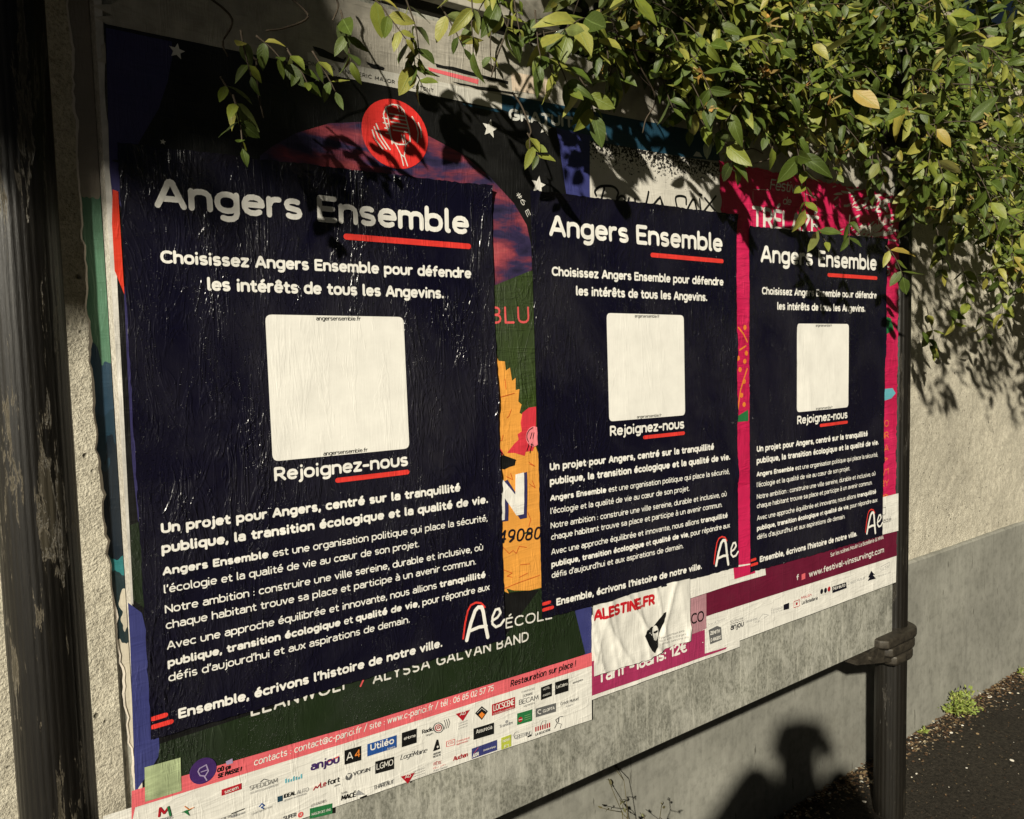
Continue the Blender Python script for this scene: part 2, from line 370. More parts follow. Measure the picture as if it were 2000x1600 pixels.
    g['Q'] = (.58, [arc(.29, .35, .29, .35, 90, 450, 18), [(.36,.16),(.56,-.04)]]); g['R'] = (.43, g['P'][1] + [[(.2,.3),(.43,0)]])
    g['T'] = (.46, [[(0,C_),(.46,C_)], [(.23,C_),(.23,0)]]); g['U'] = (.46, [[(0,C_)] + arc(.23, .23, .23, .23, 180, 360) + [(.46,C_)]])
    g['V'] = (.50, [[(0,C_),(.25,0),(.50,C_)]]); g['W'] = (.74, [[(0,C_),(.185,0),(.37,C_),(.555,0),(.74,C_)]]); g['X'] = (.46, [[(0,0),(.46,C_)], [(0,C_),(.46,0)]])
    g['Y'] = (.46, [[(0,C_),(.23,.33),(.46,C_)], [(.23,.33),(.23,0)]]); g['Z'] = (.43, [[(0,C_),(.43,C_),(0,0),(.43,0)]])
    g['0'] = (.42, [arc(.21, .35, .21, .35, 90, 450, 16)]); g['1'] = (.22, [[(0,.55),(.18,C_),(.18,0)]]); g['2'] = (.38, [arc(.19, .51, .19, .19, 165, -35) + [(0,0),(.38,0)]])
    g['3'] = (.38, [arc(.18, .53, .17, .17, 150, -80), arc(.18, .19, .2, .19, 85, -150)]); g['4'] = (.42, [[(.33,0),(.33,C_),(0,.2),(.42,.2)]])
    g['5'] = (.38, [[(.34,C_),(.04,C_),(.02,.38)] + arc(.18, .22, .2, .22, 110, -140)]); g['6'] = (.40, [arc(.20, .21, .20, .21, 90, 450, 14), [(.01,.26),(.06,.5),(.28,.70)]])
    g['7'] = (.38, [[(0,C_),(.38,C_),(.12,0)]]); g['8'] = (.40, [arc(.20, .53, .16, .17, 90, 450, 14), arc(.20, .19, .20, .19, 90, 450, 14)]); g['9'] = (.40, [arc(.20, .49, .20, .21, 90, 450, 14), [(.39,.44),(.34,.2),(.12,0)]])
    g['.'] = (.07, [[(.035,.03),(.035,.04)]]); g[','] = (.05, [[(.04,.03),(0,-.10)]]); g[':'] = (.03, [[(.01,.03),(.01,.04)], [(.01,.38),(.01,.39)]])
    g["'"] = (.05, [[(.05,.74),(.02,.56)]]); g['-'] = (.24, [[(0,.27),(.24,.27)]]); g['/'] = (.28, [[(0,-.06),(.28,.76)]]); g['!'] = (.04, [[(.02,C_),(.02,.22)], [(.02,.02),(.02,.03)]])
    g['&'] = (.5, [[(.48,0),(.12,.46)] + arc(.22, .56, .12, .14, 200, -40, 8) + [(.06,.24)] + arc(.2, .16, .18, .16, 150, 350, 7) + [(.46,.3)]])
    g['@'] = (.66, [arc(.33, .28, .33, .34, 320, -20+0, 12), arc(.33, .27, .13, .15, 90, 450, 10), [(.46,.42),(.46,.14),(.62,.16)]])
    g['#'] = (.44, [[(.10,0),(.18,C_)], [(.28,0),(.36,C_)], [(0,.22),(.42,.22)], [(.02,.48),(.44,.48)]]); g['»'] = (.3, [[(0,.45),(.14,.27),(0,.1)], [(.15,.45),(.29,.27),(.15,.1)]])
    g['€'] = (.46, [arc(.30, .35, .24, .35, 55, 305), [(0,.42),(.36,.42)], [(0,.28),(.34,.28)]])
    ac = lambda b, s_: (g[b][0], g[b][1] + s_)
    for ch, b, dx, up in (('é','e',.21,0), ('É','E',.2,.2)): g[ch] = ac(b, [[(dx-.02,.68+up),(dx+.08,.77+up)]])
    g['è'] = ac('e', [[(.24,.67),(.13,.77)]]); g['à'] = ac('a', [[(.22,.67),(.11,.77)]]); g['ù'] = ac('u', [[(.22,.67),(.11,.77)]]); g['Ù'] = ac('U', [[(.26,.8),(.15,.9)]])
    g['ê'] = ac('e', [[(.09,.66),(.21,.77),(.33,.66)]]); g['Ê'] = ac('E', [[(.09,.8),(.2,.9),(.31,.8)]]); g['ç'] = ac('c', [[(.22,0),(.20,-.14),(.12,-.15)]])
    g['œ'] = (.74, [o, [(.38,.26),(.74,.26)] + arc(.56, .25, .18, .25, 2, 310)])
    g[' '] = (.16, [])
    return g
GL = _g()
def glyph(ch):
    a, s_ = GL.get(ch, GL['o']); return a + .11 + (.02 if ch in 'liI' else 0), s_, None

# ------------------------------------------------------------------ ground, wall
def stone_mat(name, c1, c2, sc_=60, bump=.6, dist=.004, pit=True, streak=False, rough=.9, big=(.8, 1.08), fine=.8):
    m, t, b = newmat(name); n = N(t); v = n.map(1, 1, 1)
    a = n.noise(v, sc_, 6, .7); g = n.noise(v, sc_*4, 3, .7)
    c = n.mix(n.ramp(a, [(.35, 0), (.65, 1)]), c1, c2)
    c = n.mix(1, c, n.ramp(n.noise(v, 2.2, 5, .65), [(.3, big[0]), (.7, big[1])]), 'MULTIPLY')
    c = n.mix(fine, c, n.ramp(g, [(.30, .55), (.5, 1), (.75, 1.12)]), 'MULTIPLY')
    h = n.math('ADD', n.math('MULTIPLY', a, .8), n.math('MULTIPLY', g, .55))
    if streak:
        s_ = n.noise(n.map(1, 1, .10), 26, 5, .7)
        c = n.mix(n.ramp(s_, [(.60, 0), (.74, .5)]), c, tuple(q*.55 for q in c1))
        s2 = n.noise(n.map(1, 1, .12), 55, 4, .6)
        c = n.mix(n.ramp(s2, [(.665, 0), (.70, .75)]), c, (.05, .048, .038))
        c = n.mix(n.ramp(n.noise(n.map(.5, 1, 1), 3, 5, .7), [(.55, 0), (.75, .45)]), c, (.14, .13, .105))
        c = n.mix(.6, c, n.ramp(s2, [(.3, .85), (.7, 1.1)]), 'MULTIPLY')
    if pit:
        p = n.ramp(n.vor(v, 34), [(.05, 0), (.16, 1)]); pm = n.ramp(n.noise(v, 7, 3), [(.42, 1), (.6, 0)])
        p = n.math('MAXIMUM', p, pm)
        c = n.mix(1, c, n.ramp(p, [(0, .30), (1, 1)]), 'MULTIPLY'); h = n.math('ADD', h, n.math('MULTIPLY', p, 1.2))
    t.links.new(c, b.inputs['Base Color']); b.inputs['Roughness'].default_value = rough; b.inputs['Specular IOR Level'].default_value = .2
    t.links.new(n.bump(h, bump, dist), b.inputs['Normal']); return m
M_render = stone_mat('roughcast_render', (.46, .42, .33), (.65, .605, .49), 55, .8, .006, big=(.78, 1.10))
M_plinth = stone_mat('cement_plinth', (.225, .222, .190), (.275, .27, .235), 7, .5, .002, False, True, fine=.4, big=(.72, 1.12))
M_asph = stone_mat('asphalt', (.026, .022, .016), (.085, .072, .054), 75, 1, .03, False, rough=.8)
M_cap = stone_mat('stone_coping', (.30, .26, .19), (.38, .34, .26), 30, .5, .004)

def heightgrid(name, x0, x1, z0, z1, step, fn, mat, label, cat):
    nx = int((x1-x0)/step); nz = int((z1-z0)/step)
    X, Z = np.meshgrid(np.linspace(x0, x1, nx+1), np.linspace(z0, z1, nz+1)); Y = fn(X, Z)
    i = np.arange(nz)[:, None]*(nx+1)+np.arange(nx)[None]; f = np.stack([i, i+1, i+nx+2, i+nx+1], -1).reshape(-1, 4)
    return X, Y, Z, f
YW, YP = .262, .240                          # faces of the rendered wall and of its plinth
wall = empty('rendered_wall', (0, YW+.12, 0), 'cream roughcast wall with a grey cement plinth behind the notice board', 'wall')
fn = lambda X, Z: YW - .004*vn(X*22, Z*22, 41) - .003*vn(X*60, Z*60, 42) - .006*vn(X*3, Z*3, 43)
X, Y, Z, f = heightgrid('w', -1.2, 5.2, .628, 2.55, .011, fn, None, 0, 0)
mesh_obj('render_face', np.stack([X, Y, Z], -1).reshape(-1, 3), f, M_render, wall, True)
mb = MB(); mb.box(-9, -1.2, YW-.004, YW+.25, .628, 2.55); mb.box(5.2, 16, YW-.004, YW+.25, .628, 2.55); mb.box(-1.2, 5.2, YW+.02, YW+.25, .628, 2.549); mb.obj('wall_core', M_render, wall)
pz = lambda x: .640
bm_ = MB(); xs = np.linspace(-9, 16, 251)
pr = [(YP-.012, -.05), (YP, .30), (YP, pz(0)-.006), (YP+.006, pz(0)), (YW+.02, pz(0)+.004)]
V = [(x, y + .0015*vn(x*9, k, 45), z) for k, (y, z) in enumerate(pr) for x in xs]; nX = len(xs)
mesh_obj('plinth', V, [(k*nX+i, k*nX+i+1, (k+1)*nX+i+1, (k+1)*nX+i) for k in range(len(pr)-1) for i in range(nX-1)], M_plinth, wall)
mb = MB(); mb.box(-9, 16, YW-.05, YW+.30, 2.55, 2.60, .008); mb.obj('coping', M_cap, wall)
# pavement
Xg = np.concatenate([np.linspace(-60, .2, 13)[:-1], np.linspace(.2, 6, 330), np.linspace(6, 60, 12)[1:]])
Yg = np.concatenate([np.linspace(-60, -1.4, 10)[:-1], np.linspace(-1.4, .26, 120), np.linspace(.26, 60, 8)[1:]])
X, Y = np.meshgrid(Xg, Yg); Z = .004*vn(X*9, Y*9, 51)*1 + .006*vn(X*45, Y*45, 52) - .005
nx = len(Xg)-1; ny = len(Yg)-1; i = np.arange(ny)[:, None]*(nx+1)+np.arange(nx)[None]
g = mesh_obj('ground', np.stack([X, Y, Z], -1).reshape(-1, 3), np.stack([i, i+1, i+nx+2, i+nx+1], -1).reshape(-1, 4), M_asph, None, True)
tag(g, 'dark rough asphalt pavement at the foot of the wall', None, None, 'structure')

# ------------------------------------------------------------------ posts and clamps
def paint_mat(name, dark=(.012, .0095, .007), chips=.5):
    m, t, b = newmat(name); n = N(t); v = n.map(1, 1, 1)
    a = n.noise(n.map(1, 1, .13), 42, 7, .75, .35); big = n.noise(n.map(1, 1, .4), 7, 3, .6)
    ch = n.ramp(n.math('ADD', n.math('MULTIPLY', a, .7), n.math('MULTIPLY', big, .45)), [(.655, 0), (.675, 1)])
    edge = n.ramp(n.math('ADD', n.math('MULTIPLY', a, .7), n.math('MULTIPLY', big, .45)), [(.64, 0), (.657, 1), (.675, 0)])
    under = n.mix(n.noise(n.map(1, 1, .05), 120, 4, .7), (.028, .023, .014), (.075, .065, .045))
    rub = n.ramp(n.noise(n.map(1, 1, .05), 420, 4, .7), [(.5, 0), (.75, 1)])
    base = n.mix(n.math('MULTIPLY', rub, .3), dark, (.028, .024, .016))
    c = n.mix(n.math('MULTIPLY', ch, chips), base, under); c = n.mix(n.math('MULTIPLY', edge, chips*.8), c, (.20, .17, .12))
    t.links.new(c, b.inputs['Base Color'])
    h = n.math('ADD', n.math('MULTIPLY', n.noise(n.map(1, 1, .08), 300, 5, .7), .7), n.math('MULTIPLY', ch, -1.2))
    t.links.new(n.bump(h, .6, .0015), b.inputs['Normal']); b.inputs['Roughness'].default_value = .42; return m
M_postL = paint_mat('peeling_dark_paint', (.0045, .0036, .0026), .8); M_postR = paint_mat('dark_post_paint', (.007, .006, .0045), .2)
def post(x, y, r, ztop, label, mat, fl, depth):
    e = empty('notice_board_post', (x, y, 0), label, 'post', 'fluted posts carrying the notice board')
    n = fl*6; zs = [-.03] + list(np.linspace(0, ztop, 60)); V = []; Fc = []
    for z in zs:
        for k in range(n):
            a = 2*math.pi*k/n; rr = r - depth*(.5-.5*math.cos(a*fl))**2 + .0005*(mnoise.noise(Vector((math.cos(a)*2, math.sin(a)*2, z*9+x)))); V.append((x+rr*math.cos(a), y+rr*math.sin(a), z))
    for j in range(len(zs)-1):
        for k in range(n): Fc.append((j*n+k, j*n+(k+1) % n, (j+1)*n+(k+1) % n, (j+1)*n+k))
    Fc.append([(len(zs)-1)*n+k for k in range(n)])
    mesh_obj('shaft', V, Fc, mat, e, True)
    V = [];
    prof = [(r*1.06, ztop), (r*1.18, ztop+.008), (r*1.18, ztop+.022), (r*.9, ztop+.036), (r*.45, ztop+.055), (.002, ztop+.06)]
    for rr, z in prof: V += [(x+rr*math.cos(2*math.pi*k/24), y+rr*math.sin(2*math.pi*k/24), z) for k in range(24)]
    Fc = [(j*24+k, j*24+(k+1) % 24, (j+1)*24+(k+1) % 24, (j+1)*24+k) for j in range(len(prof)-1) for k in range(24)]
    mesh_obj('cap', V, Fc, mat, e, True); return e
XL, XR = -.1145, 2.062
post(XL, .03, .0465, 2.42, 'thick near post at the left with dark paint peeling in strips', M_postL, 34, .0005)
post(XR, .036, .0445, 2.42, 'slimmer looking far post right of the board, paint mostly sound', M_postR, 22, .0011)
m, t, b = newmat('weathered_cast_metal'); n = N(t); v = n.map(1, 1, 1)
a = n.noise(v, 60, 5, .7); c = n.mix(n.ramp(a, [(.35, 0), (.65, 1)]), (.016, .013, .0095), (.050, .042, .030)); t.links.new(c, b.inputs['Base Color'])
t.links.new(n.bump(a, .4, .0015), b.inputs['Normal']); b.inputs['Roughness'].default_value = .55; b.inputs['Metallic'].default_value = .2
M_cast = m
def clamp(x, y, z0, side, label):
    e = empty('board_clamp', (x, y, z0), label, 'clamp', 'ribbed clamps holding the board on its posts')
    def ring(zb, zt, ro, ext):
        n = 14; outl = []
        for k in range(n+1):
            a = -math.pi/2 + math.pi*k/n; outl.append((x+side*ro*math.cos(a), y+ro*math.sin(a)))
        outl += [(x-side*ext, y+ro), (x-side*ext*1.06, y+ro*.5), (x-side*ext*1.06, y-ro*.72), (x-side*ext*.95, y-ro)]
        V = []; m_ = len(outl); hh = zt-zb
        for zz, s_ in ((zb, .86), (zb+hh*.10, .93), (zb+hh*.30, 1), (zb+hh*.88, 1), (zb+hh*.97, .97), (zt, .90)):
            cx = x - side*ext*.3; V += [(cx+(p[0]-cx)*s_, y+(p[1]-y)*s_, zz) for p in outl]
        Fc = [(j*m_+k, j*m_+(k+1) % m_, (j+1)*m_+(k+1) % m_, (j+1)*m_+k) for j in range(5) for k in range(m_)]
        Fc += [list(range(m_))[::-1], [5*m_+k for k in range(m_)]]
        mb = MB(); mb.v = V; mb.f = Fc; return mb
    h = .033
    for k in range(3): _rg = ring(z0+k*h, z0+(k+1)*h-.001, .064-.005*(2-k), .150-.034*(2-k)); rb_ = _rg.obj('rib', M_cast, e, True); bv = rb_.modifiers.new('Bevel', 'BEVEL'); bv.width = .004; bv.segments = 2; bv.limit_method = 'ANGLE'
    mb = MB(); xa = x-side*.07; xb = x-side*.262; yf = -.006; yb = .036
    V = [(xa, yf-.006, z0+.085), (xb, yf, z0+.062), (xb, yf, z0+.050), (xa, yf-.006, z0+.012), (xa, yb, z0+.085), (xb, yb, z0+.062), (xb, yb, z0+.050), (xa, yb, z0+.012)]
    mb.add(V, [(0,1,2,3), (7,6,5,4), (4,5,1,0), (1,5,6,2), (3,2,6,7), (0,3,7,4)]); mb.obj('arm', M_cast, e)
    for q in (.1, .2): mb = MB(); mb.tube([(x-side*q, yf-.010, z0+.055), (x-side*q, yf+.01, z0+.055)], .006, .006, 8); mb.obj('bolt', M_cast, e)
    return e
zB = ZG - 1.155
clamp(XR, .03, zB-.074, 1, 'three ribbed metal clamp under the right lower corner of the board')
clamp(XL, .03, zB-.074, -1, 'three ribbed metal clamp low on the near left post')
clamp(XR, .03, ZG+.20, 1, 'ribbed metal clamp high on the right post behind the leaves')
clamp(XL, .03, ZG+.20, -1, 'ribbed metal clamp high on the near left post in shade')

# ------------------------------------------------------------------ board
def board_mat():
    m, t, b = newmat('weathered_board'); n = N(t); v = n.map(1, 1, 1)
    a = n.noise(n.map(1, 1, .6), 150, 6, .75, .3); s_ = n.noise(n.map(1, 1, .10), 90, 5, .75)
    c = n.mix(n.ramp(a, [(.38, 0), (.62, 1)]), (.13, .13, .105), (.34, .335, .285))
    c = n.mix(n.ramp(s_, [(.52, 0), (.66, .75)]), c, (.47, .46, .39))
    c = n.mix(1, c, n.ramp(n.noise(v, 5, 4), [(.3, .66), (.7, 1.15)]), 'MULTIPLY')
    pt = n.ramp(n.noise(v, 14, 6, .7, 1.2), [(.46, 0), (.60, 1)]); pt2 = n.ramp(n.noise(n.map(1, 1, .35), 30, 5, .7, .6), [(.56, 0), (.62, 1)])
    c = n.mix(n.math('MULTIPLY', pt, .38), c, (.50, .49, .43)); c = n.mix(n.math('MULTIPLY', pt2, .30), c, (.10, .10, .085))
    t.links.new(c, b.inputs['Base Color']); b.inputs['Roughness'].default_value = .75
    h = n.math('ADD', a, s_); t.links.new(n.bump(h, .5, .0012), b.inputs['Normal']); return m
M_board = board_mat()
M_edge = stone_mat('board_edge_fibres', (.34, .31, .26), (.62, .58, .50), 120, .5, .001, False)
brd = empty('notice_board', (1.0, .02, zB), 'long grey notice board panel covered in pasted posters between two posts', 'notice board')
mb = MB(); mb.box(-.012, 2.000, 0, .034, zB, ZG+.272, .0015); mb.obj('panel', M_board, brd)
mb = MB(); mb.box(-.0155, -.0122, .0005, .0335, zB+.002, ZG+.27); mb.obj('edge_strip', M_edge, brd)
mb = MB(); mb.box(-.030, 1.99, .0345, .050, zB+.02, ZG+.265, .001); mb.obj('back_panel', M_board, brd)
mb = MB(); mb.box(-.05, 2.0, .02, .05, ZG+.2722, ZG+.303); mb.obj('top_rail', M_postR, brd)
hdr = empty('header_sign', (.65, .01, ZG+.303), 'dirty white header sign with black capitals above the board', 'sign')
M_hdr = stone_mat('dirty_white_panel', (.42, .39, .32), (.50, .47, .40), 9, .2, .001, False)
mb = MB(); mb.box(-.05, 1.335, .0, .034, ZG+.3035, ZG+.62, .0015); mb.obj('panel', M_hdr, hdr)

def rag(pts, n=7, a=2.2, seed=1):
    r_ = random.Random(seed); o = []
    for p, q in zip(pts, pts[1:]+pts[:1]):
        for k in range(n): o.append((p[0]+(q[0]-p[0])*k/n + (r_.uniform(-a, a) if k else 0)*.5, p[1]+(q[1]-p[1])*k/n + (r_.uniform(-a, a) if k else 0)))
    return o
# ------------------------------------------------------------------ the pasted sheets (bottom layer first)
def sheet_thing(name, x, z, label, cat='poster', group=None): return empty(name, (float(x), 0, float(z)), label, cat, group)
mm = .001
zt = ZG + .150
# old bare paper along the top
old = sheet_thing('old_paper_strip', .9, ZG+.2, 'bare beige remnant of old paper along the top of the board', 'paper')
M_old = paper('aged_bare_paper', (.40, .37, .31), rough=.6, wr=1.2, var=.35)
quad_sheet('sheet', [(-.004, ZG+.262), (1.97, ZG+.268), (1.97, ZG-.02), (-.004, ZG+.10)], .2*mm, M_old, old, ragged=.02)
k_ = Ink(lay=.5*mm); k_.poly([(833,133),(932,157),(931,166),(836,140)]); k_.obj('pink_scrap', ink('pink'), old)
k_ = Ink(lay=.5*mm); k_.poly([(995,141),(1040,150),(1072,158),(1072,190),(998,178)]); k_.obj('peach_scrap', paper('peach_paper', (.62,.50,.38)), old)
tears = []
for q in ([(608,92),(640,104),(668,118),(674,114),(668,128),(640,120),(622,113)], [(712,122),(736,128),(748,134),(745,141),(722,134)], [(845,125),(900,137),(990,160),(990,166),(930,152),(850,133)], [(880,161),(960,173),(1010,184),(1000,186),(930,176)]): k_ = Ink(lay=.6*mm); k_.poly(rag(q, 3, 2.0, len(q))); k_.obj('dark_tear', ink('black'), old)

# A: big concert poster
A = sheet_thing('concert_poster', .37, ZG-.5, 'large concert poster with a red microphone disc, stars and sponsor rows at its foot')
xA0, xA1 = -.006, float(P(1151, 1404)[0]); zA1 = float(P(1151, 1404)[1])
LA = 1.2*mm
quad_sheet('sheet', [(xA0, zt), (xA1, zt-.004), (xA1, zA1+.06), (xA0-.012, zA1+.05)], LA, ink('black'), A)
def pr_(lay, M=P, rel=relief): return Ink(M, lay, rel)
def circ(c, r, a0, a1, n=24): return [(c[0]+r*math.cos(R(a)), c[1]+r*math.sin(R(a))) for a in np.linspace(a0, a1, n)]
# borders
k_ = pr_(LA+.3*mm)
k_.poly([(205,57),(333,84),(335,110),(326,160),(308,215),(280,262),(262,295),(234,330),(212,330)])
k_.poly([(212,330),(250,330),(245,420),(217,380)])
k_.obj('violet_border', ink('purple'), A); k_ = pr_(LA+.3*mm); k_.poly([(240,560),(300,560),(300,1000),(268,1018),(256,900),(246,700)])
k_.obj('violet_border', ink('purple'), A)
k_ = pr_(LA+.3*mm)
k_.poly([(1083,251),(1150,266),(1150,392),(1103,384),(1094,320)]); k_.obj('blue_border', ink('blue'), A); k_ = pr_(LA+.3*mm); k_.poly([(1118,1190),(1152,1184),(1152,1274),(1137,1279),(1126,1230)])
k_.obj('blue_border', ink('blue'), A); k_ = pr_(LA+.3*mm); k_.poly([(248,1175),(275,1195),(300,1300),(310,1470),(292,1500),(262,1545),(252,1250)]); k_.obj('blue_border', ink('blue'), A)
k_ = pr_(LA+.8*mm); k_.poly([(218,372),(229,376),(241,576),(222,530),(217,440)]); k_.obj('red_wedge', paper('print_vermilion', (.68,.045,.02)), A)
# sunset dome
def sunset(n, v):
    a = n.noise(n.map(1, 1, 3.4, (0, R(-9), 0)), 5.5, 5, .58, .35)
    return n.ramp(a, [(.36, (.014,.013,.035)), (.46, (.035,.026,.075)), (.53, (.16,.035,.06)), (.62, (.40,.07,.085)), (.78, (.50,.13,.13))])
dome_px = [(505,306),(530,287),(575,262),(640,243),(700,240),(770,247),(835,268),(900,303),(953,347),(1000,398),(1025,440),(1034,480),(1036,540),(1036,620),(940,620),(940,420),(700,380),(505,320)]
poly('sunset_print', [P(*q) for q in dome_px], LA+.35*mm, paper('sunset_print', (.5,.1,.1), colnode=sunset), A)
k_ = pr_(LA+.7*mm); k_.poly([(945,565),(1036,528),(1052,1150),(950,1160)]); k_.obj('green_hill', paper('hill_print', INK['green'], spark=1.6, wr=1.5, crease=2.0), A)
k_ = pr_(LA+.3*mm); k_.poly([(252,1025),(290,1010),(300,1200),(258,1170)]); k_.poly([(310,1450),(700,1325),(980,1245),(1050,1150),(1118,1186),(1140,1276),(700,1411),(300,1530)]); k_.obj('grass_print', paper('grass_print', INK['dgreen'], scuff=.6, scol=(.09,.12,.07), spark=2.0, wr=1.6, crease=.3), A)
# microphone disc
k_ = pr_(LA+.8*mm); cdm = P(769, 264); rdm = abs(P(704, 264)[0]-cdm[0]); k_.disc((769,264), rdm*1.02, 40, abs(P(769,331)[1]-cdm[1])); k_.obj('red_disc', ink('red'), A)
k_ = pr_(LA+1.15*mm); W2 = 2.2*mm
cap = [(745,225),(750,212),(762,206),(775,208),(785,218),(791,240),(796,262),(797,278),(788,284),(775,284),(764,280),(756,260),(748,240),(745,225)]
k_.stroke(cap, W2)
for a, b2 in (((751,215),(762,283)), ((757,224),(790,230)), ((758,232),(790,238)), ((760,240),(792,246)), ((762,248),(795,253)), ((764,256),(796,261)), ((768,282),(779,304)), ((789,284),(785,308)), ((779,304),(785,308)), ((779,304),(784,325)), ((786,308),(792,326)), ((780,266),(784,280)), ((785,266),(788,280)), ((772,208),(776,220)), ((779,211),(782,222)),
              ((744,232),(752,234)), ((745,242),(754,244)), ((748,252),(757,254)), ((750,262),(759,264))): k_.stroke([a, b2], W2*.9)
for a in ([(723,256),(729,275),(744,293)], [(727,250),(735,270),(751,293)], [(731,244),(742,270),(758,294)], [(801,230),(809,245),(813,262),(811,280)], [(813,242),(818,255),(819,270)]): k_.stroke(a, W2)
k_.obj('microphone_drawing', ink('cream'), A)
for c, r in (((343,103),13), ((953,253),13), ((1061,251),11), ((1048,363),13), ((622,152),11), ((316,279),5)): k_ = pr_(LA+.9*mm); k_.star(c, r*.82*mm*(1.0 + .7*max(0, (c[0]-300)/800)), .15); k_.obj('star_print', ink('cream'), A)
k_ = pr_(LA+.9*mm); k_.text('#6', (1003,381), (1018,404), 11, .12); k_.text('E', (1021,413), (1027,426), 10, .12); k_.obj('small_lettering', ink('cream'), A)
k_ = pr_(LA+1.1*mm); k_.text('BLU', (953,633), (1030,632), 34, .13, 0, .1); k_.obj('pink_lettering', ink('coral'), A)
# yellow furry creature strip
fur = [(945,700),(962,684),(970,705),(982,706),(984,724),(992,718),(996,744),(1003,738),(1003,762),(1010,760),(1008,784),(1014,790),(1010,806),(1020,812),(1030,840),(1052,900),(1056,1000),(1056,1146),(1030,1152),(1000,1152),(985,1148),(990,1158),(975,1150),(945,1155)]
poly('yellow_fur', [P(*q) for q in fur], LA+1.1*mm, ink('yellow'), A, step=.01)
k_ = pr_(LA+1.45*mm); k_.poly([(1042,794),(1028,796),(1015,806),(1012,826),(1014,842),(1006,848),(1008,858),(1000,866),(986,884),(1000,884),(1020,890),(1022,882),(1036,880),(1042,862)]); k_.poly([(966,868),(975,878),(980,888),(966,888)]); k_.obj('red_marking', paper('print_ear_red', (.66,.04,.06)), A)
k_ = pr_(LA+1.8*mm); k_.disc((1037,852), .018, 20, .019); k_.obj('pink_marking', paper('print_pink_lens', (.8,.22,.25)), A)
k_ = pr_(LA+1.9*mm); k_.poly([(966,884),(985,892),(1002,898),(1000,908),(990,911),(980,916),(966,914)]); k_.stroke([(966,872),(980,890),(1002,898)], 2*mm); k_.stroke(circ((1042,852), 18, 110, 250, 12), 1.8*mm); k_.stroke([(1034,845),(1024,880)], 1.8*mm); k_.stroke([(1038,845),(1030,884)], 1.8*mm); k_.obj('black_marking', ink('black'), A)
k_ = pr_(LA+1.5*mm)
for q in ([(994,800),(990,812),(986,816)], [(978,850),(976,860),(970,860)], [(984,930),(996,936),(992,924)], [(1028,944),(1040,952),(1034,938)], [(1030,906),(1040,910),(1028,902)], [(1026,1000),(1032,1014),(1028,1028)], [(978,1068),(990,1080),(998,1074),(1004,1080),(1010,1066),(1024,1068)], [(1012,1102),(1030,1100)], [(980,1112),(996,1118),(986,1124),(996,1126)], [(1010,1126),(1026,1118)], [(980,1148),(1010,1136),(1050,1122)], [(972,776),(1000,768)], [(982,740),(984,760)]): k_.stroke(q, 1.3*mm)
k_.obj('fur_line', paper('print_fur_line', (.55,.10,.02)), A)
k_ = pr_(LA+1.9*mm); k_.poly([(979,940),(986,936),(1010,975),(1010,925),(1024,921),(1024,1010),(1011,1013),(988,978),(988,1016),(975,1018)]); k_.obj('letter_shadow', ink('purple'), A)
k_ = pr_(LA+2.2*mm); k_.poly([(965,938),(974,932),(1001,965),(1001,926),(1018,922),(1018,1003),(1004,1006),(981,972),(981,1014),(965,1018)]); k_.obj('big_letter', ink('white'), A)
k_ = pr_(LA+2.2*mm); k_.text('49080', (967,1061), (1050,1052), 26, .15, .15, .08); k_.obj('postcode_lettering', ink('navy'), A)
k_ = pr_(LA+.9*mm)
k_.text("L'ÉCOLE", (958,1232), (1075,1207), 21, .15, 0, .06); k_.obj('band_lettering', ink('cream'), A); k_ = pr_(LA+.9*mm); k_.text('LEANWOLF', (487,1397), (682,1341), 26, .16, 0, .08); k_.obj('band_lettering', ink('cream'), A); k_ = pr_(LA+.9*mm); k_.text('ALYSSA GALVAN BAND', (725,1334), (1029,1250), 22, .16, 0, .06)
k_.obj('band_lettering', ink('cream'), A); k_ = pr_(LA+.9*mm); k_.stroke([(701,1338),(708,1322)], 3*mm); k_.obj('red_slash', ink('coral'), A)
# pink band and white sponsor area
k_ = pr_(LA+.8*mm); k_.poly([(255,1605),(255,1541),(700,1412),(1152,1273),(1152,1299),(700,1440),(262,1573)]); k_.obj('pink_band', ink('pink'), A)
k_ = pr_(LA+.7*mm); k_.poly([(262,1571),(700,1438),(1152,1297),(1152,1403.5),(900,1488),(590,1595),(400,1668),(200,1740),(200,1590)]); M_wht = paper('white_sponsor_paper', (.76,.74,.68), crease=1.6, wr=.9, var=.12); k_.obj('white_band', M_wht, A)
k_ = pr_(LA+1.2*mm); k_.text('contacts : contact@c-parici.fr / site : www.c-parici.fr / tél : 06 85 02 57 75', (493,1493), (960,1347), 14, .13, .12, .03); k_.obj('contact_lettering', ink('white'), A)
k_ = pr_(LA+1.2*mm); k_.text('Restauration sur place !', (993,1340), (1120,1300), 13, .17, .15, .03); k_.obj('food_lettering', ink('black'), A)
def box_px(k, q4): k.poly(q4)
LB, LT = LA+1.2*mm, LA+1.6*mm
pieces = {}
def put(col, lay):
    k = logos[-1]; k.lay = lay
    if col not in k.cols: k.cols.append(col)
    k.mi = k.cols.index(col); return k
logos = []
def lg():
    k = pr_(LB); k.cols = []; logos.append(k)
def bx(col, x0, y0, x1, y1, h): put(col, LB).poly([(x0, y0-h), (x1, y1-h), (x1, y1), (x0, y0)])
def tx(col, s_, x0, y0, x1, y1, h, w_=.14, sl=0): put(col, LT).text(s_, (x0, y0), (x1, y1), h, w_, sl, 0, capseg=2)
lg(); bx('dred', 430, 1551, 469, 1538, 12); tx('cream', 'sacem', 436, 1547, 463, 1537, 7)
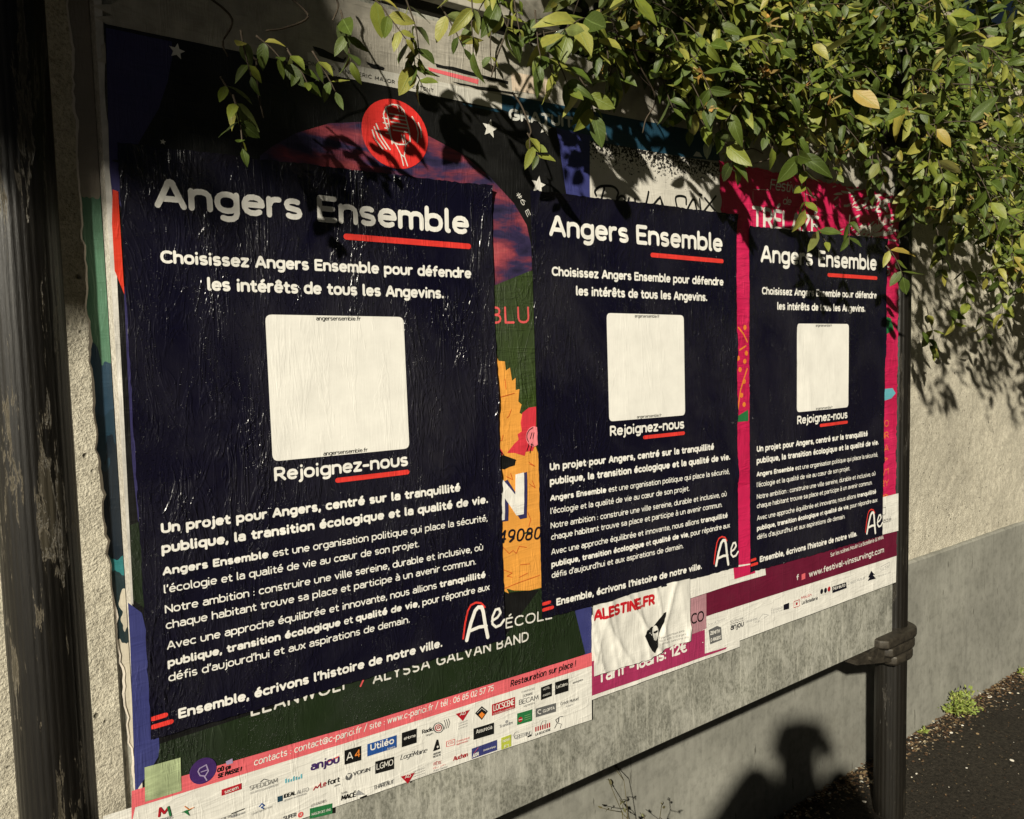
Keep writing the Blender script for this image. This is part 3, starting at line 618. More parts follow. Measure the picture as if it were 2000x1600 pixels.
lg(); tx('mid', 'SPEDIDAM', 484, 1541, 539, 1525, 9, .10); put('mid', LT).stroke([(505,1524),(512,1518),(522,1521)], 1*mm); tx('grey', 'LES ARTISTES INTERPRETES', 485, 1548, 540, 1531, 4, .1)
lg()
for k in range(7): put('sky', LB).poly([(554+k*5, 1527-k*1.5-8+(k % 3)*2), (557+k*5, 1526-k*1.5-9+(k % 3)*2), (557+k*5, 1526-k*1.5), (554+k*5, 1527-k*1.5)])
lg(); tx('violet', 'anjou', 603, 1503, 659, 1487, 17, .20); put('coral', LB).poly([(632,1486),(659,1473),(659,1476),(632,1489)])
lg(); bx('black', 669.5, 1491, 702, 1482, 28); tx('cream', 'A', 673, 1483, 686, 1479, 15, .12); tx('orange', '4', 689, 1478, 700, 1475, 15, .14)
lg(); bx('brand', 714, 1475, 771, 1457, 24); tx('white', 'Utiléo', 720, 1464, 766, 1449, 13, .18); tx('white', 'Angers', 752, 1462, 768, 1457, 4, .12)
lg(); bx('black', 781, 1457, 810, 1448, 28); tx('cream', 'eHome', 785, 1443, 808, 1436, 6, .14)
lg(); tx('black', 'Radio', 820, 1431, 843, 1424, 8, .15); tx('mid', 'Angers', 828, 1436, 842, 1431, 4, .12)
lg(); put('mid', LT).stroke(circ((852,1419), 9.5, 0, 360, 24), 1.4*mm); put('dred', LT).stroke(circ((852,1419), 6, 0, 360, 18), 1.4*mm); tx('dred', 'G', 849, 1422, 855, 1420, 6, .2)
for k in range(3): put('mid', LT).stroke([(863+k*4, 1404-k*1.5), (866+k*4, 1412-k*1.5), (863+k*4, 1422-k*1.5)], .8*mm)
for x0, y0 in ((886, 1392), (779, 1514)):
    lg(); put('dred', LB).poly([(x0, y0), (x0+28, y0-8), (x0+14, y0+14)]); tx('cream', 'AD', x0+8, y0+4, x0+20, y0, 6, .18)
lg()
for k in range(3): tx('grey', 'Location', 891, 1412+k*5, 909, 1406+k*5, 3, .1); tx('grey', 'carrosserie', 803, 1506+k*5, 826, 1498+k*5, 3, .1)
lg(); put('black', LB).poly([(924,1391),(937,1377),(949,1387),(937,1404)]); put('orange', LT).poly([(931,1394),(937,1388),(943,1393),(937,1401)]); put('cream', LT).stroke([(928,1390),(937,1381),(945,1387)], .8*mm)
lg(); bx('dred', 957, 1396, 1002, 1381, 22); tx('cream', 'LOCSCENE', 960, 1387, 1000, 1374, 12, .14); tx('cream', 'LOCATION & EVENEMENTS', 960, 1394, 1000, 1381, 3.5, .1)
lg(); tx('mid', 'DOMAINE', 1017, 1360, 1036, 1354, 5, .1); tx('mid', 'BECAM', 1009, 1375, 1047, 1364, 10, .12); tx('mid', 'vignerons', 1018, 1379, 1040, 1372, 4, .1); tx('grey', 'CHAMPAGNE', 1014, 1352, 1040, 1344, 4, .1)
lg(); bx('black', 1052.5, 1365.5, 1074, 1357.5, 24.5); tx('cream', 'HOTEL', 1057, 1347, 1070, 1342, 4, .1); tx('cream', 'ANGERS', 1056, 1359, 1071, 1354, 4, .1)
lg(); bx('black', 1080, 1355.5, 1106, 1347.5, 24.5); tx('cream', 'LeCabra', 1083, 1343, 1104, 1336, 6, .14)
lg(); tx('mid', 'atmosphère', 1114, 1334, 1134, 1327, 4, .12)
lg(); bx('teal', 539, 1564, 549, 1561, 11); tx('black', 'IDEAL', 551, 1556, 574, 1549, 8, .16); tx('grey', 'AUTO', 576, 1549, 599, 1542, 8, .1); tx('grey', 'groupe automobile', 551, 1562, 595, 1548, 4, .1)
lg(); put('dred', LT).stroke([(609,1540),(613,1533),(616,1536),(621,1529)], 1.5*mm); tx('dred', 'Le', 622, 1536, 634, 1532, 11, .15); tx('black', 'fort', 636, 1531.5, 660, 1524, 11, .15); tx('mid', 'piscines', 650, 1534, 661, 1530, 4, .1)
lg(); put('mid', LB).disc((678,1514), 6*mm, 16); put('cream', LT).poly([(673,1510),(682,1508),(678,1517)]); tx('mid', 'VOISIN', 686, 1513, 719, 1503, 8, .16)
lg(); bx('black', 729.5, 1509, 766, 1499, 24); tx('cream', 'LGMO', 732, 1501, 764, 1491, 12, .12)
lg(); tx('mid', 'LogéMaine', 777.5, 1482, 829, 1467, 10, .10, .3)
lg(); put('black', LB).poly([(842,1465),(849,1442),(852,1442),(856,1460),(851,1462),(846,1464)]); put('cream', LT).disc((851,1456), 2*mm, 10); tx('mid', 'ANTOINE', 842, 1473, 857, 1468, 4, .16); tx('mid', 'NICOLAS', 842, 1478, 857, 1473, 4, .16)
lg(); put('coral', LT).stroke([(868,1456),(868,1446),(884,1441),(884,1452),(868,1456)], .8*mm); tx('coral', 'CG', 871, 1452, 881, 1449, 5, .14); tx('coral', 'Communauté', 887, 1448, 913, 1440, 4, .1); tx('coral', 'agglomération', 887, 1453, 910, 1446, 3.5, .1)
lg(); bx('black', 921, 1443, 961, 1431, 22); tx('cream', 'Assurecia', 926, 1431, 957, 1421, 8, .13)
lg(); tx('grey', 'Transdev', 971, 1420, 997, 1411, 6, .14); put('grey', LT).disc((985,1407), 3*mm, 12)
lg(); bx('leaf', 1006, 1414, 1035, 1405.5, 22.5); put('dred', LT).disc((1012,1403), 5*mm, 14); put('cream', LT).stroke([(1009,1404),(1016,1402)], 1*mm)
for k in range(3): put('palegreen', LT).stroke([(1020, 1396+k*4), (1032, 1392+k*4)], .5*mm)
lg(); bx('mid', 1042, 1399, 1082, 1388, 17); put('cream', LT).stroke(circ((1050,1388), 4, 60, 300, 10), 1.6*mm); tx('cream', 'CLOPTA', 1056, 1390, 1079, 1383, 6, .2)
lg(); tx('mid', 'Crédit Mutuel', 1090, 1376, 1125, 1365, 6, .12, .1); tx('grey', 'Angers', 1100, 1380, 1114, 1375, 3.5, .1)
lg(); tx('mid', 'SUPER', 550, 1599, 575, 1591, 8, .16); put('coral', LB).disc((584,1588), 4.5*mm, 14); tx('cream', 'U', 582, 1590, 586, 1589, 5, .2)
lg(); bx('leaf', 602, 1596, 646, 1586, 20); tx('cream', 'MAISON DES VINS', 605, 1590, 643, 1580, 5, .1); tx('mid', 'LES GALERIES', 604, 1573, 634, 1563, 5, .1)
lg(); put('brand', LT).stroke([(503,1572),(508,1566),(513,1570),(507,1573),(512,1576)], 1.4*mm); tx('grey', 'Crédit Agricole Anjou', 488, 1589, 528, 1573, 4, .1)
lg(); tx('black', 'MACÉ', 663, 1561, 691, 1553, 10, .18); tx('mid', 'SARL', 663, 1549, 676, 1545, 4, .14); put('grey', LB).poly([(690,1551),(696,1540),(710,1549)]); put('black', LB).poly([(699,1555),(713,1549),(713,1552),(700,1557)])
lg(); tx('mid', 'THAREAUT', 726, 1540, 765, 1527, 8, .12); tx('grey', 'boulangerie', 736, 1531, 755, 1524, 4, .1)
lg(); tx('dred', 'FÊTE', 843, 1493, 858, 1489, 6, .14); tx('coral', 'du vin', 842, 1500, 866, 1492, 4, .1); tx('grey', 'Anjou Saumur', 842, 1505, 870, 1496, 4, .1)
lg(); tx('dred', 'Auchan', 881, 1484, 909, 1475, 9, .17, .1)
lg(); bx('blue', 917.5, 1480, 967, 1462.5, 20); tx('cream', 'AXA', 919, 1478, 931, 1473, 8, .2, .2); tx('cream', 'assurances et banque', 940, 1465, 964, 1457, 4, .1); put('coral', LT).stroke([(922,1468),(930,1458)], .8*mm)
lg(); bx('lime', 975, 1462, 994.5, 1455, 23); tx('cream', 'hotel', 978, 1448, 991, 1443, 6, .16); tx('cream', 'F1', 980, 1459, 990, 1456, 6, .16)
lg(); tx('grey', 'GREERING', 1000, 1442, 1034, 1432, 8, .13); put('grey', LT).stroke(circ((1006,1434), 7, 60, 290, 12), 1*mm); bx('black', 1026, 1438, 1034, 1435, 3)
lg()
for k in range(7): x = 1041+k*4.5; put('dred', LB).poly([(x, 1418-k*1.3), (x+2.5, 1417-k*1.3), (x+2.5, 1426-k*1.3), (x, 1427-k*1.3)])
lg(); tx('mid', 'LA BOUCHERIE', 1041, 1435, 1071, 1425, 5, .16); put('mid', LT).stroke([(1050,1418),(1055,1406),(1062,1405),(1060,1418)], .8*mm)
lg(); put('mid', LT).stroke([(1079,1420),(1084,1410),(1081,1404),(1089,1398),(1095,1397)], 1.6*mm); put('mid', LT).stroke([(1084,1410),(1092,1412),(1090,1420)], 1.1*mm); put('mid', LT).stroke([(1087,1400),(1086,1408)], 2.4*mm)
lg(); put('dred', LT).stroke([(308,1590),(310,1574),(318,1584),(326,1572)], 3*mm); put('leaf', LT).stroke([(326,1572),(330,1588)], 3*mm); tx('mid', 'ANGERS', 309, 1601, 335, 1594, 6, .12)
lg(); put('leaf', LT).poly([(351,1583),(362,1578),(372,1576),(364,1581),(368,1590),(358,1583)]); put('orange', LT).stroke([(358,1571),(366,1577),(376,1573)], 1*mm)
lg(); tx('mid', 'VILLE DE TRELAZE', 420, 1602, 460, 1588, 5, .12); put('black', LB).poly([(449,1585),(475,1575),(475,1577),(449,1587)]); tx('grey', 'departement', 448, 1594, 475, 1585, 5, .12)
for k in logos: k.obj('sponsor_logo', [ink(c) for c in k.cols], A)
# green card (its code left plain), violet disc, event lettering
k_ = pr_(LA+1.2*mm); k_.poly([(280,1495),(350,1476),(352,1541),(281,1562)]); k_.obj('pale_card', paper('faded_green_card', (.38,.45,.25), var=.5, scuff=.4, scol=(.55,.58,.42)), A)
k_ = pr_(LA+1.2*mm); k_.disc((394,1502), 19*mm, 30); k_.obj('violet_disc', ink('violet'), A)
k_ = pr_(LA+1.3*mm); k_.poly([(438,1484),(451,1478),(452,1487),(440,1491)]); k_.obj('pale_tab', paper('print_lilac', (.35,.28,.45)), A)
k_ = pr_(LA+1.6*mm); k_.stroke([(387,1497),(400,1490),(404,1502),(398,1512),(388,1511),(384,1503),(387,1497)], 1.8*mm); k_.stroke([(390,1504),(402,1500)], 1.4*mm); k_.stroke([(396,1512),(401,1520)], 1.8*mm); k_.obj('disc_drawing', paper('print_lilac', (.35,.28,.45)), A)
k_ = pr_(LA+1.3*mm); k_.text('OÙ ça', (421,1506), (447,1498), 9, .24, .1); k_.text('SE PASSE !', (422,1517), (468,1503), 9, .24, .2); k_.obj('event_lettering', ink('black'), A)

# white strip with small capitals beside the top of the concert poster
S1 = sheet_thing('white_title_strip', .55, ZG+.15, 'narrow white paper strip with small black capitals along the top edge of the concert poster', 'paper')
k_ = pr_(LA+.5*mm); k_.poly([(597,104),(650,122),(720,136),(838,158),(976,188),(977,216),(870,194),(740,168),(600,141)]); k_.obj('sheet', paper('strip_paper', (.55,.53,.47)), S1)
k_ = pr_(LA+.9*mm); k_.text("LONDON KING & NUMERIC MAJOR PRÉSENTENT", (560,121), (843,183), 8, .15, 0, .1); k_.obj('lettering', ink('black'), S1)

# B: blue poster with GRATUIT
B = sheet_thing('blue_poster', 1.0, ZG+.13, 'dark teal blue poster strip reading GRATUIT above the white handwritten sheet')
LBp = LA-.5*mm+.3*mm
k_ = pr_(LA+.25*mm); k_.poly([(974,185),(1040,197),(1200,228),(1385,262),(1394,280),(1403,316),(1300,305),(1147,290),(1147,268),(1083,251),(975,215)]); k_.poly([(900,204),(976,216),(976,222),(905,208)]); k_.obj('sheet', ink('teal'), B)
k_ = pr_(LA+.65*mm); k_.text('GRATUIT', (990,236), (1117,252), 23, .26, 0, -.02); k_.poly([(1172,246),(1166,272),(1184,277),(1179,258)]); k_.poly([(1350,306),(1356,297),(1362,299),(1368,308)]); k_.obj('lettering', paper('print_pale', (.62,.62,.58)), B)
k_ = pr_(LA+.75*mm); k_.poly([(975,232),(1120,262),(1120,238),(1060,232),(990,226)][::-1]); 

# C: white handwritten sheet with sprayed top
def spray(n, v):
    sep = n.t.nodes.new('ShaderNodeSeparateXYZ'); n.t.links.new(n.tc.outputs['Object'], sep.inputs[0])
    z = sep.outputs[2]; g = n.math('MULTIPLY_ADD', z, 13.0, .02)       # grows towards the sheet's top edge
    a = n.noise(v, 190, 2, .6); a2 = n.noise(v, 11, 3, .6)
    k = n.math('ADD', n.math('ADD', n.math('MULTIPLY', g, .34), a), n.math('MULTIPLY', a2, .25))
    sp = n.ramp(n.vor(v, 26), [(.075, 1), (.085, 0)]); msk = n.ramp(n.noise(v, 12, 2), [(.5, 0), (.52, 1)])
    k2 = n.math('MAXIMUM', n.ramp(k, [(.80, 0), (.84, 1)]), n.math('MULTIPLY', sp, msk))
    return n.mix(k2, (.62, .59, .52), (.012, .011, .010))
c4 = [P(1148,276), P(1403,317), P(1440,424), P(1148,390)]
c4[2] = np.array([c4[2][0], c4[3][1]-.004]); c4[1] = np.array([c4[2][0]-.004, c4[0][1]+.002])
C = sheet_thing('handwritten_poster', (c4[0][0]+c4[1][0])/2, c4[0][1]-.06, 'off white sheet with black spray speckle and brushed handwriting above the middle navy poster')
quad_sheet('sheet', c4, LA+.9*mm, paper('sprayed_paper', (.6,.6,.5), colnode=spray, rough=.55), C)
for q in ([(1160,383),(1158,374),(1170,365),(1192,366),(1202,376),(1200,388)], [(1176,368),(1170,392)], [(1200,392),(1208,384),(1216,388),(1214,398)], [(1222,396),(1224,388)], [(1236,400),(1235,390)], [(1262,376),(1256,402)], [(1270,402),(1284,388),(1288,406)], [(1284,386),(1292,408)], [(1318,408),(1316,386),(1334,386),(1336,400)], [(1338,410),(1350,390),(1356,410)], [(1362,390),(1364,410)], [(1372,388),(1392,412)], [(1394,384),(1370,414)], [(1362,380),(1366,382)]): k_ = pr_(LA+1.3*mm); k_.stroke(smooth(q), 5.0*mm); k_.obj('handwriting', ink('black'), C)

# D: crimson festival poster
D = sheet_thing('festival_poster', 1.75, ZG-.3, 'crimson festival poster with tall white capitals, mostly under the farthest navy poster')
xD0 = float(P(1433,430)[0]); xD1 = float(P(1751,500)[0]); zD0 = ZG+.10
LD_ = LA+1.3*mm
def crim(n, v):
    return n.mix(n.ramp(n.noise(v, 5, 3), [(.45, 0), (.55, 1)]), (.52, .012, .075), (.60, .018, .095))
zc = float(P(1735, 972)[1])
quad_sheet('sheet', [(xD0-.06, zD0+.02), (xD1, zD0+.015), (xD1-.004, zc), (xD0+.012, zc)], LD_, paper('crimson_print', (.5,.01,.08), colnode=crim, wr=1.3, crease=1.8), D, ragged=.01, seed=3)
k_ = pr_(LD_+.5*mm); k_.poly([(1428,955),(1461,944),(1461,1118),(1428,1127)]); k_.obj('lower_left_strip', paper('crimson_print2', (.58,.016,.09), crease=1.8), D)
k_ = pr_(LD_+.5*mm); k_.poly([(1700,975),(1750,963),(1750,1036),(1700,1048)]); k_.obj('white_foot', M_wht, D)
k_ = pr_(LD_+.4*mm); k_.text('Festival', (1498,372), (1560,380), 22, .13, .25, -.04); k_.obj('lettering', ink('cream'), D); k_ = pr_(LD_+.4*mm); k_.text('de', (1523,400), (1539,402), 15, .13, .25, -.03); k_.obj('lettering', ink('cream'), D); k_ = pr_(LD_+.4*mm); k_.text('TRÉLAZÉ', (1464,444), (1594,462), 42, .17, 0, .0); k_.obj('lettering', ink('cream'), D); k_ = pr_(LD_+.4*mm)
for q in ([(1467,371),(1495,372)], [(1566,380),(1590,387)], [(1590,387),(1590,440)], [(1466,375),(1466,396)]): k_.stroke(q, 1.0*mm)
k_.text('24', (1703,416), (1731,417), 30, .16); k_.obj('lettering', ink('cream'), D); k_ = pr_(LD_+.4*mm); k_.text('juin', (1709,437), (1735,438), 18, .15); k_.text('5', (1723,538), (1733,539), 18, .14); k_.obj('lettering', ink('cream'), D)
k_ = pr_(LD_+.4*mm)
for s_, y in (('DO',836), ('UR',859), ('LA',884), ('»',904), ('V1',930), ('RY',952), ('»',975)): k_.text(s_, (1715,y), (1731,y-4), 13, .12)
for q in ([(1437,640),(1447,652),(1455,668)], [(1455,720),(1442,760),(1437,800)], [(1440,684),(1452,676)]): k_.stroke(q, 4*mm)
for c in ((1437,700),(1450,640),(1453,690),(1450,706),(1441,722),(1449,745),(1444,772),(1449,790)): k_.disc(c, 6*mm, 12)
k_.obj('orange_print', ink('orange'), D)['kind'] = 'stuff'
k_ = pr_(LD_+.4*mm); k_.poly([(1722,618),(1735,622),(1741,645),(1722,655)]); k_.obj('green_print', ink('leaf'), D); k_ = pr_(LD_+.4*mm); k_.poly([(1437,812),(1457,800),(1457,822),(1437,824)]); k_.obj('green_print', ink('leaf'), D)
k_ = pr_(LD_+.4*mm); k_.poly([(1718,760),(1738,758),(1744,768),(1736,778),(1718,784)]); k_.obj('blue_print', ink('sky'), D)
k_ = pr_(LD_+.9*mm); k_.text('Trélazé', (1700,1026), (1736,1017), 9, .14); k_.stroke([(1718,992),(1725,990),(1725,1002),(1721,1006),(1718,1002),(1718,992)], 1.6*mm); k_.obj('foot_lettering', ink('mid'), D)
# small irregular off-white flecks across the poster's upper right
k_ = pr_(LD_+.7*mm); rr = random.Random(5)
for q in range(120):
    cx = rr.gauss(1690, 36); cy = 458 - (cx-1690)*.18 + rr.gauss(0, 13) if q % 3 else 395 + rr.gauss(0, 16)
    if not (1610 < cx < 1749): continue
    L_ = rr.uniform(5, 15); pts = []
    ang = rr.gauss(-.35, .35)
    for a in np.linspace(0, 2*math.pi, 9, endpoint=False):
        r_ = rr.uniform(.5, 1); u_ = L_*r_*math.cos(a); v_ = L_*.26*r_*math.sin(a); pts.append((min(1750, cx+u_*math.cos(ang)-v_*math.sin(ang)), cy+u_*math.sin(ang)+v_*math.cos(ang)))
    k_.poly(pts, .05)
flecks = k_.obj('pale_fleck', paper('torn_edge_and_fleck', (.66,.60,.52), rough=.6), D); flecks['kind'] = 'stuff'

# E: burgundy wine festival poster
E_ = sheet_thing('wine_festival_poster', 1.75, ZG-.95, 'burgundy poster foot with a web address and sponsor row at the far lower corner')
LE = LA+.9*mm
x0, z0 = P(1365,1172); x1 = float(P(1747,1083)[0]); zb0 = float(P(1368,1277)[1]); zb1 = float(P(1747,1136)[1]); zm = float(P(1365,1206)[1]); zm2 = float(P(1747,1085)[1])
quad_sheet('sheet', [(x0, ZG-.75), (x1, ZG-.75), (x1, zm2), (x0, zm)], LE, ink('burg'), E_, ragged=.006)
quad_sheet('white_foot', [(x0, zm+.0), (x1, zm2), (x1-.002, zb1), (x0+.004, zb0)], LE+.1*mm, M_wht, E_)
k_ = pr_(LE+.5*mm); k_.text('www.festival-vinssurvingt.com', (1575,1127), (1722,1078), 12, .18); k_.obj('web_lettering', ink('cream'), E_); k_ = pr_(LE+.5*mm); k_.text('Sur les scènes Moulin La Botellerie & MMA', (1617,1087), (1721,1052), 8, .14); k_.text('f', (1551,1133), (1556,1131), 11, .2); k_.obj('web_lettering', ink('cream'), E_)
k_ = pr_(LE+.5*mm); k_.poly([(1561,1121),(1568,1118),(1568,1129),(1561,1132)]); k_.obj('pink_badge', ink('pink'), E_)
k_ = pr_(LE+.5*mm)
k_.poly([(1379,1229),(1396,1221),(1404,1224),(1405,1248),(1382,1257)]); k_.obj('cube_logo', ink('mid'), E_)
k_ = pr_(LE+.9*mm); k_.text('ZENITH', (1382,1239), (1401,1234), 7, .2); k_.text('D ANGERS', (1383,1252), (1403,1246), 7, .16); k_.obj('cube_lettering', ink('cream'), E_)
k_ = pr_(LE+.5*mm); k_.text('anjou', (1422,1230), (1448,1222), 12, .18); k_.text('SOUTENU PAR', (1422,1216), (1447,1208), 4, .12); k_.stroke([(1422,1218.5),(1447,1210.5)], 1*mm); k_.text('La Botellerie', (1561,1180), (1592,1170), 7, .2)
k_.obj('dark_logo_print', ink('navy'), E_)
for q in ([(1526,1180),(1537,1176),(1537,1188),(1526,1191)], [(1697,1114),(1704,1122),(1700,1122),(1706,1129),(1690,1134),(1694,1127),(1691,1127)], [(1620.5,1145),(1648,1136),(1649,1147.5),(1621,1157.5)]): k_ = pr_(LE+.5*mm); k_.poly(q); k_.obj('dark_logo_print', ink('navy'), E_)
for q in ((1600,1154), (1607.5,1152)): k_ = pr_(LE+.5*mm); k_.disc(q, 7*mm, 12); k_.obj('logo_dot', ink('navy'), E_)
k_ = pr_(LE+.5*mm); k_.text('Projet de Territoire', (1378,1221), (1412,1209), 4, .1); k_.text('Les Garennes', (1452,1216), (1475,1209), 6, .1); k_.text('sur Loire', (1470,1216), (1480,1213), 4, .1); k_.stroke([(1478,1208),(1486,1198),(1497,1200),(1488,1206)], 1*mm); k_.text('Fondation', (1502,1194), (1524,1187), 6, .1); k_.text('Entreprises', (1502,1199), (1524,1192), 4, .1)
k_.text('Crédit Mutuel', (1651,1142), (1685,1130), 6, .13, .1); k_.text('SACEM', (1715,1116), (1732,1109), 7, .1); k_.stroke([(1716,1106),(1728,1100),(1733,1097),(1733,1104)], 1.2*mm); k_.text('Pays de la Loire', (1710,1127), (1735,1118), 4, .1); k_.text('collectif', (1600,1163), (1616,1158), 4, .1); k_.obj('grey_logo_print', ink('grey'), E_)
k_ = pr_(LE+.5*mm); k_.stroke([(1546,1186),(1546,1174),(1557,1170),(1557,1182),(1546,1186)], 1.6*mm); k_.text('Moulin', (1560,1170), (1580,1163), 6, .18); k_.disc((1614.5,1149.5), 7*mm, 12); k_.disc((1551.5,1178), 4*mm, 10); k_.obj('red_logo_print', ink('dred'), E_)
k_ = pr_(LE+.9*mm); k_.text('Norauto', (1622.5,1152), (1646,1144), 7, .18); k_.obj('badge_lettering', ink('cream'), E_)

# F: magenta price poster
Fp = sheet_thing('price_poster', 1.0, zB+.1, 'magenta poster foot reading Tarif -18ans: 12 euros beneath the crumpled white sheet')
LF = LA+.4*mm
quad_sheet('pale_margin', [P(1152,1200), P(1441,1175), P(1441,1262), P(1151,1366)], LF-.1*mm, M_wht, Fp, ragged=.004)
k_ = pr_(LF+.7*mm); k_.poly([(1152,1290),(1345,1238),(1372,1228),(1372,1275),(1415,1262),(1413,1266),(1152,1357)]); k_.obj('magenta_print', ink('magenta'), Fp)
k_ = pr_(LF+.7*mm); k_.poly([(1338,1170),(1375,1158),(1375,1226),(1342,1240)]); k_.obj('rose_print', paper('print_dusty_rose', (.42,.22,.25)), Fp)
k_ = pr_(LF+1.1*mm); k_.text('.CO', (1341,1220), (1370,1211), 21, .15); k_.obj('dark_lettering', ink('black'), Fp)
k_ = pr_(LF+1.1*mm); k_.text('Tarif -18ans: 12€', (1163,1334), (1337,1271), 25, .19, 0, -.02); k_.obj('lettering', ink('white'), Fp)
# small white paper to the right
W_ = sheet_thing('white_scrap', 1.4, ZG-.93, 'white paper scrap with a red corner under the middle navy poster', 'paper')
k_ = pr_(LA+2.1*mm); k_.poly([(1338,1130),(1435,1103),(1488,1096),(1491,1122),(1420,1142),(1341,1168)]); k_.obj('sheet', M_wht, W_)
k_ = pr_(LA+2.5*mm); k_.poly([(1427,1108),(1470,1100),(1470,1118),(1429,1130)]); k_.obj('red_corner', ink('rose'), W_)

# G: crumpled white sheet
G = sheet_thing('crumpled_flyer', 1.1, ZG-1.0, 'crumpled white sheet with red capitals ALESTINE.FR below the middle navy poster', 'flyer')
LG = LA+2.4*mm
gq = [(1150,1180),(1340,1128),(1342,1249),(1300,1262),(1262,1284),(1215,1298),(1153,1318)]
poly('sheet', [P(*q) for q in rag(gq, 6, 2.0)], LG, paper('crumpled_white', (.74,.72,.66), wr=.7, crease=.7), G, rel=crumple, step=.0045)
k_ = pr_(LG+.5*mm, P, crumple); k_.text('ALESTINE.FR', (1152,1211), (1273,1179), 23, .25, 0, -.015); k_.obj('lettering', paper('print_flyer_red', (.50,.012,.02)), G)
k_ = pr_(LG+.5*mm, P, crumple); k_.poly([(1252,1240),(1256,1228),(1266,1222),(1270,1222),(1290,1196),(1295,1193),(1294,1202),(1284,1228),(1280,1240),(1275,1262),(1271,1273),(1265,1268),(1258,1256)], .006); k_.obj('black_print', ink('black'), G)
k_ = pr_(LG+.9*mm, P, crumple); k_.disc((1273,1234), .011, 16, .016); k_.obj('white_oval', M_wht, G); k_ = pr_(LG+1.2*mm, P, crumple); k_.stroke([(1270,1234),(1277,1231)], 5*mm); k_.obj('oval_mark', ink('black'), G)
k_ = pr_(LG+.5*mm, P, crumple)
for q, s_ in enumerate(('5 place Louis Imbach 49100', 'tél 02 41 86 12 43 angers', 'contact palestine 49')): k_.text(s_, (1281,1246+q*6), (1330+q*3,1232+q*6), 4, .1)
k_.obj('small_lettering', ink('mid'), G)

# ------------------------------------------------------------------ the three navy posters
def homog(src):                              # photo px -> unit square of the poster
    A_ = []; b_ = []
    for (x, y), (u, v) in zip(src, ((0,0),(1,0),(1,1),(0,1))):
        A_ += [[x, y, 1, 0, 0, 0, -u*x, -u*y], [0, 0, 0, x, y, 1, -v*x, -v*y]]; b_ += [u, v]
    h = np.append(np.linalg.solve(np.array(A_, float), np.array(b_, float)), 1).reshape(3, 3)
    return lambda x, y: (lambda q: (q[0]/q[2], q[1]/q[2]))(h @ np.array([x, y, 1]))
PC = [[(226,281),(953,365),(982,1246),(293,1440)], [(1031,373),(1432,420),(1437,1106),(1054,1207)], [(1457,443),(1726,467),(1718,1045),(1460,1117)]]
UV = homog(PC[0])
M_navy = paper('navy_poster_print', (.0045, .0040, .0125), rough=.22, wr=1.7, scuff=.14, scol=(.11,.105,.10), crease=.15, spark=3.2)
M_text = paper('white_poster_print', (.84,.82,.76), rough=.38, wr=.45, scuff=.10, scol=(.25,.24,.22), crease=.3, var=.08)
M_red = paper('red_poster_print', (.74,.045,.035), rough=.34, wr=1.2)
plab = ['nearest and largest looking of the three identical navy posters, left of the yellow furry strip', 'middle one of the three navy posters, above the crumpled white flyer', 'farthest of the three navy posters, pasted on the crimson festival poster']
